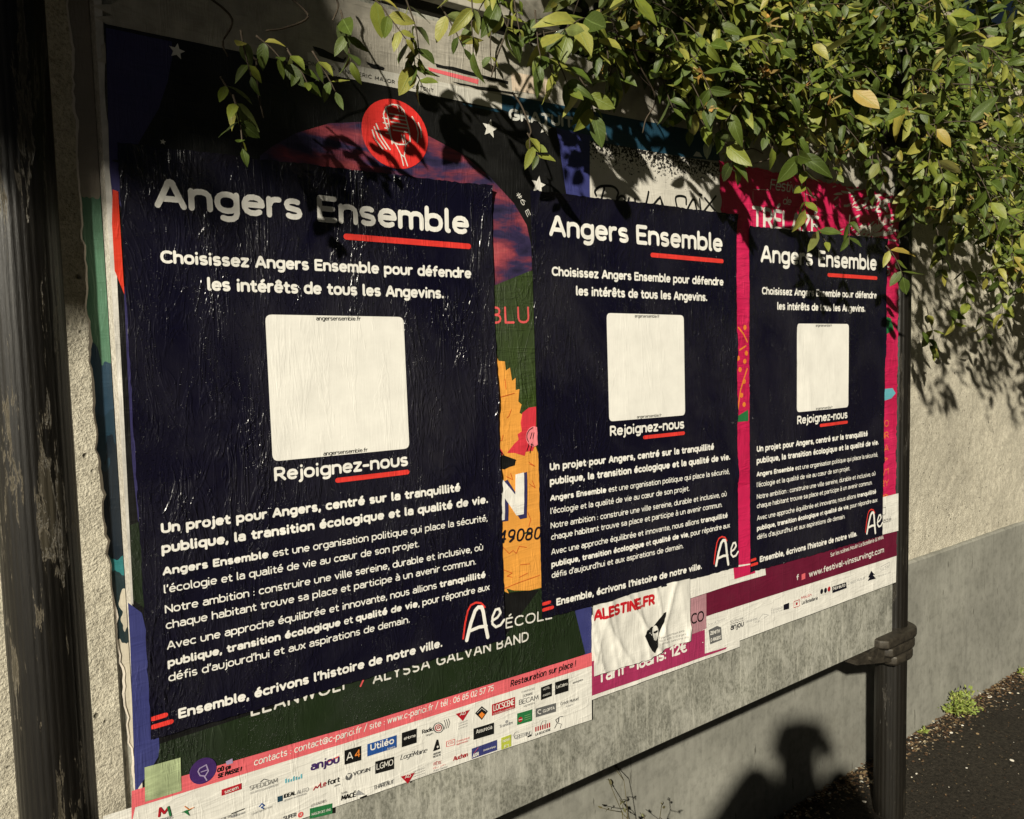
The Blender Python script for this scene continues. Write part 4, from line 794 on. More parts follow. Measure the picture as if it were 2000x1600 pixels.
for i_, pc in enumerate(PC):
    c4 = [P(*q) for q in pc]
    def M(x, y, c4=c4):
        u, v = UV(x, y); return (c4[0]*(1-u)+c4[1]*u)*(1-v) + (c4[3]*(1-u)+c4[2]*u)*v
    lay = LA + 2.8*mm
    e = empty('navy_poster', (float(c4[3][0]+c4[2][0])/2, 0, float(c4[3][1])), plab[i_], 'poster', 'identical navy campaign posters in a row')
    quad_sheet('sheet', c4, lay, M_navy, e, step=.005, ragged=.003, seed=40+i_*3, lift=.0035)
    t1, t2, t3 = lay+.4*mm, lay+.5*mm, lay+.8*mm
    for sb_ in ((0,6), (7,15)): k = Ink(M, t1); k.text('Angers Ensemble', (298,406), (911,459), 58, .20, sub=sb_); k.obj('title_lettering', M_text, e)
    def scale(px): return float(np.linalg.norm(M(600, 600)-M(600, 600+px)))
    for q_, w_ in (([(670,462),(910,481)], 12), ([(653,934),(789,918)], 10)): k = Ink(M, t1); k.stroke(q_, scale(w_)); k.obj('red_underline', M_red, e)
    for q_ in (('Choisissez Angers Ensemble pour défendre', (310,513), (915,543)), ('les intérêts de tous les Angevins.', (400,566), (862,582))): k = Ink(M, t1); k.text(*q_, 25.5, .22); k.obj('subtitle_lettering', M_text, e)
    rc = .03; cc = [M(512,612), M(782,617), M(793,872), M(527,897)]; pts = []
    for (a, b_, c_) in ((3,0,1), (0,1,2), (1,2,3), (2,3,0)):
        d1 = (cc[a]-cc[b_]); d1 = d1/np.linalg.norm(d1); d2 = cc[c_]-cc[b_]; d2 = d2/np.linalg.norm(d2); r_ = .010
        for q in range(5):
            tt = q/4; p0_, p1_, p2_ = cc[b_]+d1*r_, cc[b_], cc[b_]+d2*r_; pts.append(p0_*(1-tt)**2 + 2*p1_*tt*(1-tt) + p2_*tt**2)
    poly('blank_card', pts, t1, M_text, e)
    k = Ink(M, t3); k.text('angersensemble.fr', (611,623.5), (698,624), 8, .13); k.obj('card_lettering', ink('black'), e); k = Ink(M, t3); k.text('angersensemble.fr', (625,886), (711,878), 8, .13); k.obj('card_lettering', ink('black'), e)
    k = Ink(M, t2); k.text('Rejoignez-nous', (530,936), (791,906), 27.5, .20); k.obj('join_lettering', M_text, e)
    Bd, Rg = .25, .155
    for q_ in (('Un projet pour Angers, centré sur la tranquillité', (311,1037), (893,956)), ('publique, la transition écologique et la qualité de vie.', (312,1076), (948,979))):
        k = Ink(M, t1); k.text(*q_, 20.5, Bd); k.obj('heading_lettering', M_text, e)
    for q_ in (([('Angers Ensemble', Bd), (' est une organisation politique qui place la sécurité,', Rg)], (314,1119), (947,1014)),
               ("l'écologie et la qualité de vie au cœur de son projet.", (316,1154), (813,1064.5)),
               ('Notre ambition : construire une ville sereine, durable et inclusive, où', (318.5,1193), (938,1071)),
               ('chaque habitant trouve sa place et participe à un avenir commun.', (320,1224), (924,1099)),
               ([('Avec une approche équilibrée et innovante, nous allions ', Rg), ('tranquillité', Bd)], (322.5,1264), (942,1125)),
               ([('publique, transition écologique', Bd), (' et ', Rg), ('qualité de vie', Bd), (', pour répondre aux', Rg)], (324,1298), (951,1149)),
               ("défis d'aujourd'hui et aux aspirations de demain.", (325.5,1327), (795,1213))):
        k = Ink(M, t1); k.text(*q_, 16.5, Rg, capseg=3); k.obj('body_lettering', M_text, e)
    k = Ink(M, t1); k.text("Ensemble, écrivons l'histoire de notre ville.", (345,1400), (859,1261), 20, .235); k.obj('slogan_lettering', M_text, e)
    for q_, sq in (([(297,1399),(320,1392)], [(292.5,1396),(300,1394),(300,1402),(292.5,1404)]), ([(297,1415),(331,1405)], [(293,1412),(300,1410),(300,1418),(293,1420)])):
        k = Ink(M, t1); k.stroke(q_, scale(8.5)); k.poly(sq); k.obj('red_bar', M_red, e)
    k = Ink(M, t1); k.stroke([(899,1245),(903,1214),(908,1190),(914,1179),(924,1174),(934,1175),(941,1183)], scale(4.6)); k.obj('red_logo_arc', M_red, e)
    k = Ink(M, t2); k.stroke([(906,1248),(914,1214),(922,1190),(928,1183),(935,1183),(938,1192),(942,1218),(947,1242)], scale(9)); k.stroke([(914,1229),(930,1222),(944,1220)], scale(7.5))
    k.stroke([(955,1210),(966,1203),(972,1194),(969,1186),(962,1188),(956,1202),(956,1216),(963,1222),(972,1218),(979,1208)], scale(6)); k.obj('logo_lettering', M_text, e)

# torn strip on the back panel's left edge
T = empty('torn_green_strip', (-.035, .03, ZG-.3), 'torn green and teal poster strip wrapped at the left edge of the board', 'paper')
def edge_mat(n, v):
    sep = n.t.nodes.new('ShaderNodeSeparateXYZ'); n.t.links.new(n.tc.outputs['Object'], sep.inputs[0])
    a = n.math('ADD', n.math('MULTIPLY', sep.outputs[2], .7), n.math('MULTIPLY', n.noise(n.map(1,1,.5), 22, 3), .2)); a = n.math('ADD', a, .55)
    return n.ramp(a, [(.0, (.30,.13,.10)), (.16, (.46,.42,.34)), (.40, (.008,.02,.024)), (.445, (.02,.14,.15)), (.47, (.006,.012,.02)), (.55, (.01,.03,.05)), (.60, (.015,.04,.07)), (.67, (.07,.16,.10)), (.80, (.25,.22,.18))], 'CONSTANT')
zs = np.linspace(ZG+.26, ZG-1.10, 150); V = []; Fc = []
for k, z in enumerate(zs):
    l = -.041 + .016*max(0, (ZG-.40-z))/.6*1.6 + .004*(vn(z*60, 0, 61)-.5) + .003*(vn(z*160, 0, 62)-.5); l = min(l, -.020)
    for q in range(5):
        x = l + (-.0165-l)*q/4; V.append((float(x), float(.0335 - .0012*q/4 - .0010*vn(x*200, z*30, 63)), float(z)))
for k in range(149):
    for q in range(4): Fc.append((k*5+q, k*5+q+5, k*5+q+6, k*5+q+1))
mesh_obj('sheet', V, Fc, paper('torn_edge_print', (.1,.2,.1), colnode=edge_mat), T, True)
V = []; Fc = []
for k, z in enumerate(zs):
    a = V and V[0]; l = -.041 + .016*max(0, (ZG-.40-z))/.6*1.6 + .004*(vn(z*60, 0, 61)-.5) + .003*(vn(z*160, 0, 62)-.5); l = min(l, -.020)
    wv = .0012 + .0045*max(0, float(vn(z*35, 0, 66))-.45)
    V += [(float(l)-.001, .0315, float(z)), (float(l)+wv, .0315, float(z))]
Fc = [(2*k, 2*k+2, 2*k+3, 2*k+1) for k in range(149)]
mesh_obj('torn_edge', V, Fc, paper('torn_edge_and_fleck', (.66,.60,.52), rough=.6), T, True)
V = []
for z in zs:
    wv = .0055 + .0035*vn(z*18, 0, 67)
    V += [(-.0160, -.0022, float(z)), (-.0160+float(wv), -.0036-float(.001*vn(z*40, 0, 68)), float(z))]
W2_ = empty('pale_edge_paper', (-.012, 0, ZG-.4), 'pale torn paper border running down the left edge of the board', 'paper')
mesh_obj('sheet', V, Fc, paper('torn_fibre_pale', (.46,.44,.40), rough=.6, var=.4), W2_, True)

# header lettering
def PH(px, py): q = at(px, py, -.003); return np.array([q[0], q[2]])
k_ = Ink(PH, -.0026, lambda x, z: 0*x+.0006); k_.text('ACE', (1262,112), (1452,152), 78, .26); k_.text('PL', (1090,58), (1215,100), 84, .26); k_.obj('lettering', ink('black'), hdr)

# ------------------------------------------------------------------ honeysuckle
def leaf_mat(name, cols, trans=.32, rough=.5):
    m, t, b = newmat(name); n = N(t)
    oi = t.nodes.new('ShaderNodeObjectInfo'); ge = t.nodes.new('ShaderNodeNewGeometry')
    r = n.math('FRACT', n.math('ADD', oi.outputs['Random'], ge.outputs['Random Per Island']))
    c = n.ramp(r, cols)
    sep = t.nodes.new('ShaderNodeSeparateXYZ'); t.links.new(n.tc.outputs['UV'], sep.inputs[0])
    rib = n.ramp(n.math('ABSOLUTE', n.math('SUBTRACT', sep.outputs[0], .5)), [(.0, 1), (.045, .0)])
    vw = n.math('ABSOLUTE', n.math('SUBTRACT', n.math('FRACT', n.math('ADD', n.math('MULTIPLY', sep.outputs[1], 7), n.math('MULTIPLY', n.math('ABSOLUTE', n.math('SUBTRACT', sep.outputs[0], .5)), -4))), .5))
    vein = n.ramp(vw, [(.0, .5), (.10, 0)])
    c = n.mix(n.math('MAXIMUM', n.math('MULTIPLY', rib, .55), n.math('MULTIPLY', vein, .3)), c, (.22, .30, .09))
    c = n.mix(n.math('MULTIPLY', ge.outputs['Backfacing'], .45), c, (.16, .19, .085))
    c = n.mix(1, c, n.ramp(n.noise(n.map(1,1,1), 60, 3), [(.3, .75), (.7, 1.15)]), 'MULTIPLY')
    sp = n.ramp(n.noise(n.map(1,1,1), 210, 2), [(.70, 0), (.74, .8)]); c = n.mix(sp, c, (.16, .10, .03))
    t.links.new(c, b.inputs['Base Color']); b.inputs['Roughness'].default_value = rough
    hh = n.math('ADD', rib, vein); t.links.new(n.bump(hh, .4, .0008), b.inputs['Normal'])
    tr = t.nodes.new('ShaderNodeBsdfTranslucent'); t.links.new(c, tr.inputs[0]); mx = t.nodes.new('ShaderNodeMixShader'); mx.inputs[0].default_value = trans
    out = [q for q in t.nodes if q.type == 'OUTPUT_MATERIAL'][0]
    t.links.new(b.outputs[0], mx.inputs[1]); t.links.new(tr.outputs[0], mx.inputs[2]); t.links.new(mx.outputs[0], out.inputs[0]); return m
M_leaf = leaf_mat('honeysuckle_leaf', [(0, (.040,.062,.008)), (.2, (.080,.120,.014)), (.40, (.055,.088,.014)), (.55, (.125,.165,.020)), (.74, (.20,.23,.030)), (.90, (.30,.30,.06)), (.985, (.32,.28,.05)), (1, (.38,.26,.05))])
M_dead = leaf_mat('dried_flower', [(0, (.40,.19,.04)), (.5, (.48,.27,.06)), (.8, (.55,.42,.14)), (1, (.28,.11,.04))], .3, .7)
m, t, b = newmat('vine_stem'); b.inputs['Base Color'].default_value = (.045,.032,.018,1); b.inputs['Roughness'].default_value = .8; M_stem = m
m, t, b = newmat('green_stem'); b.inputs['Base Color'].default_value = (.12,.12,.035,1); b.inputs['Roughness'].default_value = .6; M_gstem = m
def leaf_geo(wd=.46, curl=.25, fold=.35, n=7):
    """unit leaf along +Y, up +Z; length 1"""
    V = []; U = []; Fc = []
    for i in range(n+1):
        s_ = i/n; w_ = wd*.5*(math.sin(math.pi*s_**.85))**.75*(1-.25*s_) if 0 < s_ < 1 else 0.004
        zc_ = -curl*s_*s_; y_ = s_*(1-.12*curl*s_)
        for q, uu in ((-1,0), (-.5,.25), (0,.5), (.5,.75), (1,1)):
            V.append((q*w_, y_, zc_ + fold*abs(q)*w_*(1.3-abs(q)*.45) + .012*math.sin(i*2.1+q*2))); U.append((uu, s_))
    for i in range(n):
        for q in range(4): Fc.append((i*5+q, i*5+q+1, (i+1)*5+q+1, (i+1)*5+q))
    return np.array(V), Fc, U
LG_ = [leaf_geo(.50,.22,.35), leaf_geo(.42,.5,.5), leaf_geo(.56,.05,.2), leaf_geo(.46,-.2,.4)]
LG_low = [leaf_geo(.50,.22,.35,4), leaf_geo(.42,.5,.5,4), leaf_geo(.56,.05,.2,4), leaf_geo(.46,-.2,.4,4)]
def frame(d, up):
    d = np.array(d, float); d /= np.linalg.norm(d); s_ = np.cross(d, up); s_ /= (np.linalg.norm(s_)+1e-9); u = np.cross(s_, d); return np.stack([s_, d, u], 1)
leaves = []                                   # (pos, 3x3 frame, length, variant)
stems = []; flowers = []
R1 = random.Random(11)
def rv(): return np.array([R1.gauss(0,1), R1.gauss(0,1), R1.gauss(0,1)])
toC = np.array([-.5, -.75, .35])
def sprig(p, d, L, npair, size, yellow=0, flower=0):
    """stem starting at p in direction d, drooping, with opposite leaf pairs"""
    pts = [np.array(p, float)]; d = np.array(d, float)/np.linalg.norm(d); st = L/(npair*2)
    for k in range(npair*2):
        d = d + np.array([0, 0, -.10]) + rv()*.07; d /= np.linalg.norm(d); pts.append(pts[-1]+d*st)
    stems.append((smooth(pts, 3), .0016, .0008))
    for k in range(npair):
        q = pts[1+2*k]; dd = pts[min(2+2*k, len(pts)-1)]-pts[2*k]; dd /= np.linalg.norm(dd)
        ax = np.cross(dd, rv()); ax /= np.linalg.norm(ax)
        for sg in (1, -1):
            ld = dd*.55 + sg*ax*.9 + np.array([0,0,-.25]) + rv()*.12
            up = toC*.8 + rv()*.45 + np.array([0,0,.3]); s_ = size*R1.uniform(.6, 1.15)*(1-.25*k/npair)
            leaves.append((q, frame(ld, up), s_, R1.randrange(4)))
    if R1.random() < .7: leaves.append((pts[-1], frame(d+rv()*.2, toC+rv()*.4), size*R1.uniform(.5,.9), R1.randrange(4)))
    if R1.random() < flower: flowers.append((pts[-1] if R1.random() < .5 else pts[1+2*(npair//2)], R1.uniform(.7, 1.1)))
# lower outline of the mass in the picture, used only to lay the plants along the wall top: (photo x, photo y)
low = [(560,-60),(700,-30),(820,10),(900,-20),(1000,30),(1080,60),(1160,80),(1260,130),(1340,190),(1420,225),(1500,262),(1560,290),(1640,280),(1700,320),(1760,230),(1800,360),(1850,470),(1900,420),(1960,500),(2010,560),(2200,640),(2500,700)]
def lowy(x):
    for (a, b_), (c_, d_) in zip(low, low[1:]):
        if a <= x <= c_: return b_+(d_-b_)*(x-a)/(c_-a)
    return -60
cnt = 0
while cnt < 1050:
    px = R1.uniform(900, 2450); 
    dens = min(1, max(.13, ((px-1000)/450)**1.2 if px > 1000 else .13))
    if R1.random() > dens: continue
    ly = lowy(px); py = ly - abs(R1.gauss(0, 1))*190 - R1.uniform(0, 60)
    if py < -420: continue
    if float(vn(px/95, py/75, 71)) < (.40 if px > 1250 else .2): continue
    Y = R1.uniform(-.14, .08) if px < 1740 else R1.uniform(-.28, .14)
    p = at(px, py, Y)
    if p[2] > 2.95 or p[0] > 6.5: continue
    d = np.array([R1.gauss(0,.6), R1.gauss(-.35,.4), R1.gauss(-.45,.5)])
    sprig(p, d, R1.uniform(.07,.17), R1.randint(2,4), R1.choice((.030,.040,.048,.056,.066,.080))*R1.uniform(.85,1.1), 0, .22); cnt += 1
for k in range(110):
    px = R1.uniform(1680, 1830); p = at(px, R1.uniform(-250, 330 if px < 1770 else 400), R1.uniform(-.16, -.01))
    if p[2] < 2.95: sprig(p, (R1.gauss(0,.5), -.3, R1.gauss(-.4,.5)), R1.uniform(.07,.14), 3, R1.uniform(.045,.07), 0, .3)
# trailing shoots that hang in front of the board
def shoot(px, py, Y, dx, dz, L, npair, size, fl=0):
    p = at(px, py, Y); sprig(p, (dx, -.15, dz), L, npair, size, 0, fl)
hang = [(470,60,-.12,.1,-.6,.06,2,.040,0),(430,150,-.10,.3,-.5,.05,2,.038,0),(455,185,-.12,.2,-.9,.07,3,.042,0),(500,70,-.10,.4,-.2,.05,2,.042,0),(560,95,-.11,.4,-.5,.06,3,.040,0),(610,100,-.10,.4,-.6,.06,2,.038,0),
        (665,20,-.10,.1,-.8,.07,3,.045,0),(720,-10,-.1,.5,-.3,.08,3,.045,0),(790,-10,-.1,.3,-.8,.09,3,.05,0),(800,60,-.09,.1,-.8,.05,2,.05,0),(800,120,-.09,.3,-.5,.04,2,.048,0),(860,10,-.1,.4,-.6,.07,2,.05,0),
        (1030,260,-.07,.3,-.6,.05,3,.040,0),(1045,20,-.12,-.2,-.7,.10,3,.055,0),(1060,60,-.1,.2,-.8,.09,3,.055,0),(1090,120,-.12,.1,-.5,.05,2,.068,0),(1130,150,-.12,.4,-.5,.07,3,.062,0),(1180,60,-.1,.1,-.8,.1,3,.055,0),
        (1280,120,-.1,.2,-.7,.1,3,.06,.3),(1350,210,-.1,.4,-.4,.09,3,.065,.6),(1400,240,-.12,.3,-.6,.1,3,.065,.6),
        (1560,290,-.15,.2,-.8,.13,4,.07,.7),(1660,420,-.14,-.3,-.5,.08,2,.055,.3),(1590,440,-.14,.2,-.4,.06,2,.05,.3),(1730,480,-.12,.3,-.3,.09,3,.06,0),
        (1830,450,.05,.2,-.8,.14,4,.065,.5),(1880,520,.06,.3,-.8,.14,4,.065,.4),(1950,540,.06,.1,-.8,.15,4,.065,.4),(1800,640,.12,.3,-.5,.08,3,.06,.6),(1850,600,.12,.4,-.6,.08,3,.055,.3),(1910,610,.12,.3,-.6,.10,3,.055,.3),(1810,600,.15,.1,-.9,.16,3,.05,.3)]
for h_ in hang: shoot(*h_)
vine = empty('honeysuckle', (2.4, .1, 2.55), 'dense green honeysuckle with dried yellow flowers spilling over the wall and board end', 'climbing plant')
# long bare stems
for a_, b_ in (((380,-20,.0),(445,110,-.1)), ((540,-20,-.05),(520,60,-.1)), ((640,-60,-.05),(650,40,-.1)), ((1000,10,-.08),(960,150,-.06)), ((1040,90,-.1),(1095,60,-.1)), ((1230,80,-.08),(1255,260,-.06)), ((1430,230,-.08),(1490,300,-.05)), ((1515,260,-.1),(1470,320,-.08)), ((470,95,-.1),(515,230,-.1)), ((1000,180,-.06),(1035,290,-.07)), ((1780,60,.0),(1760,330,.0)), ((1860,80,.1),(1800,420,.12))):
    p = at(*a_); q = at(*b_); mid = (p+q)/2 + rv()*.02; stems.append((smooth([p, p*.6+mid*.4+rv()*.004, mid, q*.6+mid*.4+rv()*.004, q], 5), .0020, .0012))
mb = MB()
for pts, r0, r1 in stems: mb.tube(pts, r0, r1, 5)
mb.obj('stem', M_stem, vine, True, 'stuff')
def score(l):
    d = np.array(l[0])-CAM; z_ = d@FW; x_, y_ = 1000+F*(d@RT)/z_, 800-F*(d@UP)/z_
    return l[2]/z_*max(.15, abs(l[1][:, 2] @ (d/np.linalg.norm(d)))) if z_ > 0 and 0 < x_ < 2000 and 0 < y_ < 1600 else -1
leaves.sort(key=score, reverse=True)
lmesh = []
for k, (V, Fc, U) in enumerate(LG_):
    me = bpy.data.meshes.new('leaf'); me.from_pydata(V.tolist(), [], Fc); ul = me.uv_layers.new(name='UVMap')
    for lo in me.loops: ul.data[lo.index].uv = U[lo.vertex_index]
    me.polygons.foreach_set('use_smooth', [True]*len(me.polygons)); me.materials.append(M_leaf); lmesh.append(me)
for p, fr, s_, vr in leaves[:298]:
    o = bpy.data.objects.new('leaf', lmesh[vr]); COL.objects.link(o); o.parent = vine
    M4 = Matrix.Identity(4)
    for a in range(3):
        for c_ in range(3): M4[a][c_] = fr[a, c_]*s_
    M4.translation = Vector(tuple(p)) - vine.location
    o.matrix_basis = M4
def join_leaves(lst, name, parent, mat, geo=LG_low):
    Vs = []; Fs = []; Us = []; n_ = 0
    for p, fr, s_, vr in lst:
        V, Fc, U = geo[vr]; Vs.append((fr @ (V*s_).T).T + np.array(p)); Fs += [[i+n_ for i in q] for q in Fc]; Us += U; n_ += len(V)
    o = mesh_obj(name, np.vstack(Vs), Fs, mat, parent, True, 'stuff', None, Us); return o
join_leaves(leaves[298:], 'foliage', vine, M_leaf)
# inner dark tangle of twigs and leaves deeper in the mass
inner = []
for k in range(4200):
    px = R1.uniform(1400, 2500); ly = lowy(px)-(50 if px < 1790 else -10); py = ly-R1.uniform(0, 600); Y = R1.uniform(.10, .25)
    if px < 1740 and R1.random() < .5: Y = R1.uniform(.04, .12)
    p = at(px, py, Y)
    if p[2] > 2.9 or p[0] > 6.5: continue
    inner.append((p, frame(rv(), toC+rv()*.6), R1.uniform(.06, .09), R1.randrange(4)))
join_leaves(inner, 'inner_foliage', vine, M_leaf)
# dried flowers: thin curled petals and threads
fmb = []; nfl = 0
for p, s_ in flowers:
    if nfl >= 120: break
    nfl += 1; mb = MB()
    base = np.array(p); dirn = toC*.6+rv()*.5+np.array([0,0,-.2]); dirn /= np.linalg.norm(dirn)
    for k in range(R1.randint(5, 9)):
        d = dirn+rv()*.45; d /= np.linalg.norm(d); L = s_*R1.uniform(.016,.034); side = np.cross(d, rv()); side /= np.linalg.norm(side); w_ = R1.uniform(.0012, .0040)
        q0 = base; q1 = base+d*L*.6+rv()*.002; q2 = q1+(d+rv()*.6)*L*.4
        mb.add([q0-side*w_*.4, q0+side*w_*.4, q1+side*w_, q1-side*w_, q2+side*w_*.5, q2-side*w_*.5], [(0,1,2,3), (3,2,4,5)])
    mb.obj('dried_flower', M_dead, vine)

# unseen foliage added overhead to shade the top left of the board
br = empty('added_shade_branch', (-1.0, -.5, 2.3), 'unseen leafy branch added overhead to shade the near end of the board', 'branch')
ov = []; R1.seed(23)
def shade_cloud(n, x0, x1, z0, z1, s0, s1, spread=.05, size=(.05,.085)):
    for k in range(n):
        tx_, tz_ = R1.uniform(x0, x1), R1.uniform(z0, z1); s_ = R1.uniform(s0, s1)
        p = np.array([tx_, 0, ZG+tz_]) + LD*s_ + rv()*spread*.3
        ov.append((p, frame(rv(), LD+rv()*.5), R1.uniform(*size), R1.randrange(4)))
shade_cloud(2600, -.80, .08, .0, .75, 1.9, 2.5, .05, (.06, .10))
shade_cloud(420, .06, .34, .10, .6, 2.4, 3.0)
shade_cloud(90, .0, .30, -.05, .12, 2.6, 3.2)
shade_cloud(100, .72, 1.3, .20, .6, 2.2, 2.8)
join_leaves(ov, 'foliage', br, M_leaf)
mb = MB()
for k in range(14):
    tx_, tz_ = -.7+k*.13, R1.uniform(.12, .4); p = np.array([tx_, 0, ZG+tz_])+LD*2.1; q = np.array([tx_+.25, 0, ZG+tz_+.5])+LD*2.3; mb.tube([p, (p+q)/2+rv()*.03, q], .003, .006, 5)
mb.obj('twig', M_stem, br, True)

# ------------------------------------------------------------------ small plants and litter at the foot of the wall
M_weed = leaf_mat('weed_leaf', [(0, (.16,.22,.03)), (.5, (.22,.28,.05)), (1, (.30,.32,.07))], .2, .6)
base = atz(1852, 1392); base = np.array([base[0], min(base[1], YP-.03), 0])
wd = empty('bushy_weed', tuple(base), 'small round yellow green weed growing where the wall meets the pavement', 'weed')
R1.seed(4); wl = []; mb = MB()
for k in range(42):
    a = R1.uniform(0, 6.28); el = R1.uniform(.3, 1.5); d = np.array([math.cos(a)*math.cos(el), -abs(math.sin(a))*math.cos(el), math.sin(el)]); L = R1.uniform(.05, .105)
    q = base+d*L+np.array([0,0,.015]); mb.tube([base+np.array([0,0,0]), base+d*L*.5+rv()*.003+np.array([0,0,.008]), q], .0012, .0007, 4)
    for j in range(9):
        pp = base+d*L*R1.uniform(.45, 1.05)+rv()*.006+np.array([0,0,.012]); wl.append((pp, frame(d+rv()*.7, toC+rv()*.6), R1.uniform(.009,.018), R1.randrange(4)))
mb.obj('stem', M_gstem, wd, True); join_leaves(wl, 'foliage', wd, M_weed)
for wx, wz, wr_, lab in ((2.62, .0, .020, 'tiny green seedling at the foot of the wall between the post and the bushy weed'), (3.45, .0, .026, 'small green sprout at the foot of the wall right of the bushy weed')):
    b0 = np.array([wx, YP-.025, 0]); e2 = empty('seedling', tuple(b0), lab, 'weed'); wl2 = []; mb = MB()
    for k in range(9):
        a = R1.uniform(0, 6.28); d = np.array([math.cos(a)*.8, -abs(math.sin(a))*.6, R1.uniform(.5, 1)]); q = b0+d*wr_; mb.tube([b0, q], .0009, .0006, 4)
        for j in range(3): wl2.append((b0+d*wr_*R1.uniform(.5, 1), frame(d+rv()*.6, toC+rv()*.5), R1.uniform(.010,.018), R1.randrange(4)))
    mb.obj('stem', M_gstem, e2, True); join_leaves(wl2, 'foliage', e2, M_weed)
M_dry = leaf_mat('dry_weed_seed', [(0, (.06,.05,.02)), (1, (.12,.10,.04))], .1, .8)
def dry_weed(px, py, Y, h, n, label, seed, wdt=1.0):
    R1.seed(seed); p0 = at(px, py, Y); p0 = np.array([p0[0], Y, 0.0])
    e = empty('dry_weed', tuple(p0), label, 'weed', 'dry weeds under the board'); mb = MB(); wl = []
    for k in range(n):
        lean = np.array([R1.gauss(.12, .22)*wdt, R1.gauss(-.02, .04), 1]); H = h*R1.uniform(.55, 1.05)
        pts = [p0]; d = lean/np.linalg.norm(lean)
        for j in range(8): d = d+rv()*.05; d /= np.linalg.norm(d); pts.append(pts[-1]+d*H/8)
        mb.tube(pts, .0020, .0009, 4)
        for j in range(4, 9):
            for s_ in range(2):
                q = pts[j]; dd = d+rv()*.7; dd[2] = abs(dd[2])*.6; dd /= np.linalg.norm(dd); L = R1.uniform(.03, .085)*(1 if R1.random() < .6 else .4); q2 = q+dd*L
                mb.tube([q, (q+q2)/2+rv()*.003, q2], .0010, .0007, 4)
                for m_ in range(3): wl.append((q+(q2-q)*R1.uniform(.5, 1), frame(dd+rv()*.5, toC+rv()), R1.uniform(.009,.017), R1.randrange(4)))
    mb.obj('stem', M_dry, e, True); join_leaves(wl, 'seed_heads', e, M_dry)
dry_weed(1215, 1600, .16, .40, 4, 'tall branching dry weed standing against the plinth under the board', 3)
dry_weed(1130, 1640, .13, .33, 4, 'low dry weed at the bottom edge of the picture, left of the taller one', 9)
# litter: individually large pieces, then the fine debris as one mass
m, t, b = newmat('leaf_litter'); n = N(t); ge = t.nodes.new('ShaderNodeNewGeometry')
c = n.ramp(ge.outputs['Random Per Island'], [(0, (.05,.025,.012)), (.45, (.13,.07,.03)), (.75, (.20,.14,.07)), (.93, (.38,.31,.2)), (1, (.7,.68,.6))]); t.links.new(c, b.inputs['Base Color']); b.inputs['Roughness'].default_value = .8; M_lit = m
R1.seed(31); mb = MB()
def chip(x, y, s_, z=None, flat=.3):
    a = R1.uniform(0, 6.28); z = R1.uniform(.002, .010) if z is None else z; tl = rv()*flat; nrm = np.array([tl[0], tl[1], 1]); nrm /= np.linalg.norm(nrm)
    fr = frame([math.cos(a), math.sin(a), 0], nrm); el = R1.uniform(.3, .7); pts = []
    for k in range(6): aa = k*math.pi/3; rr_ = R1.uniform(.7, 1); pts.append(np.array([x, y, z]) + fr @ np.array([el*s_*rr_*math.cos(aa), s_*rr_*math.sin(aa), .25*s_*abs(math.cos(aa))]))
    mb.add(pts, [(0,1,2,3,4,5)])
for k in range(11000):
    x = R1.uniform(.9, 5.5); u = R1.random(); y = YP-.012-abs(R1.gauss(0, .045)) if u < .45 else R1.uniform(-1.3, .2)
    chip(x, y, R1.uniform(.003, .009) if u < .45 else R1.uniform(.0015, .0045))
lit = mb.obj('leaf_litter', M_lit); tag(lit, 'brown leaf crumbs and small pale bits scattered along the foot of the wall', 'litter', None, 'stuff')
M_peb = stone_mat('pale_pebble', (.55,.5,.42), (.8,.76,.66), 90, .3, .001, False)
pebs = [(1858,1432,.010,'pale chip on the asphalt between the post and the bushy weed'),(1976,1486,.011,'largest white chip, lying alone at the far right of the asphalt'),(1933,1362,.012,'beige curled chip at the foot of the wall right of the weed'),(1775,1452,.009,'pale pebble in the corner where the right post meets the wall foot'),(1688,1567,.009,'white pebble in the shade just left of the right post'),(1790,1512,.006,'small pale bit right of the middle of the right post'),(1580,1562,.011,'larger white crumb of the pair lying by the plinth under the board'),(1587,1550,.008,'smaller white crumb of the pair lying by the plinth under the board'),(1532,1590,.007,'pale bit at the bottom edge of the picture below the plinth'),(1888,1501,.005,'tiny pale bit in the middle of the open asphalt')]
for q, (px, py, s_, lab) in enumerate(pebs):
    p = atz(px, py, .004); bm = bmesh.new(); bmesh.ops.create_icosphere(bm, subdivisions=2, radius=s_*.55)
    for v_ in bm.verts: v_.co = Vector((v_.co.x*1.35, v_.co.y*.9, v_.co.z*.55)) * (1+.35*mnoise.noise(v_.co*180+Vector((q*3,0,0))))
    bmesh.ops.transform(bm, matrix=Matrix.Rotation(q*1.3, 4, 'Z'), verts=bm.verts); me = bpy.data.meshes.new('pebble'); bm.to_mesh(me); bm.free(); me.materials.append(M_peb)
    o = bpy.data.objects.new('pebble', me); COL.objects.link(o); o.location = (float(p[0]), float(p[1]), .006)
    tag(o, lab, 'pebble', 'pale bits on the asphalt')

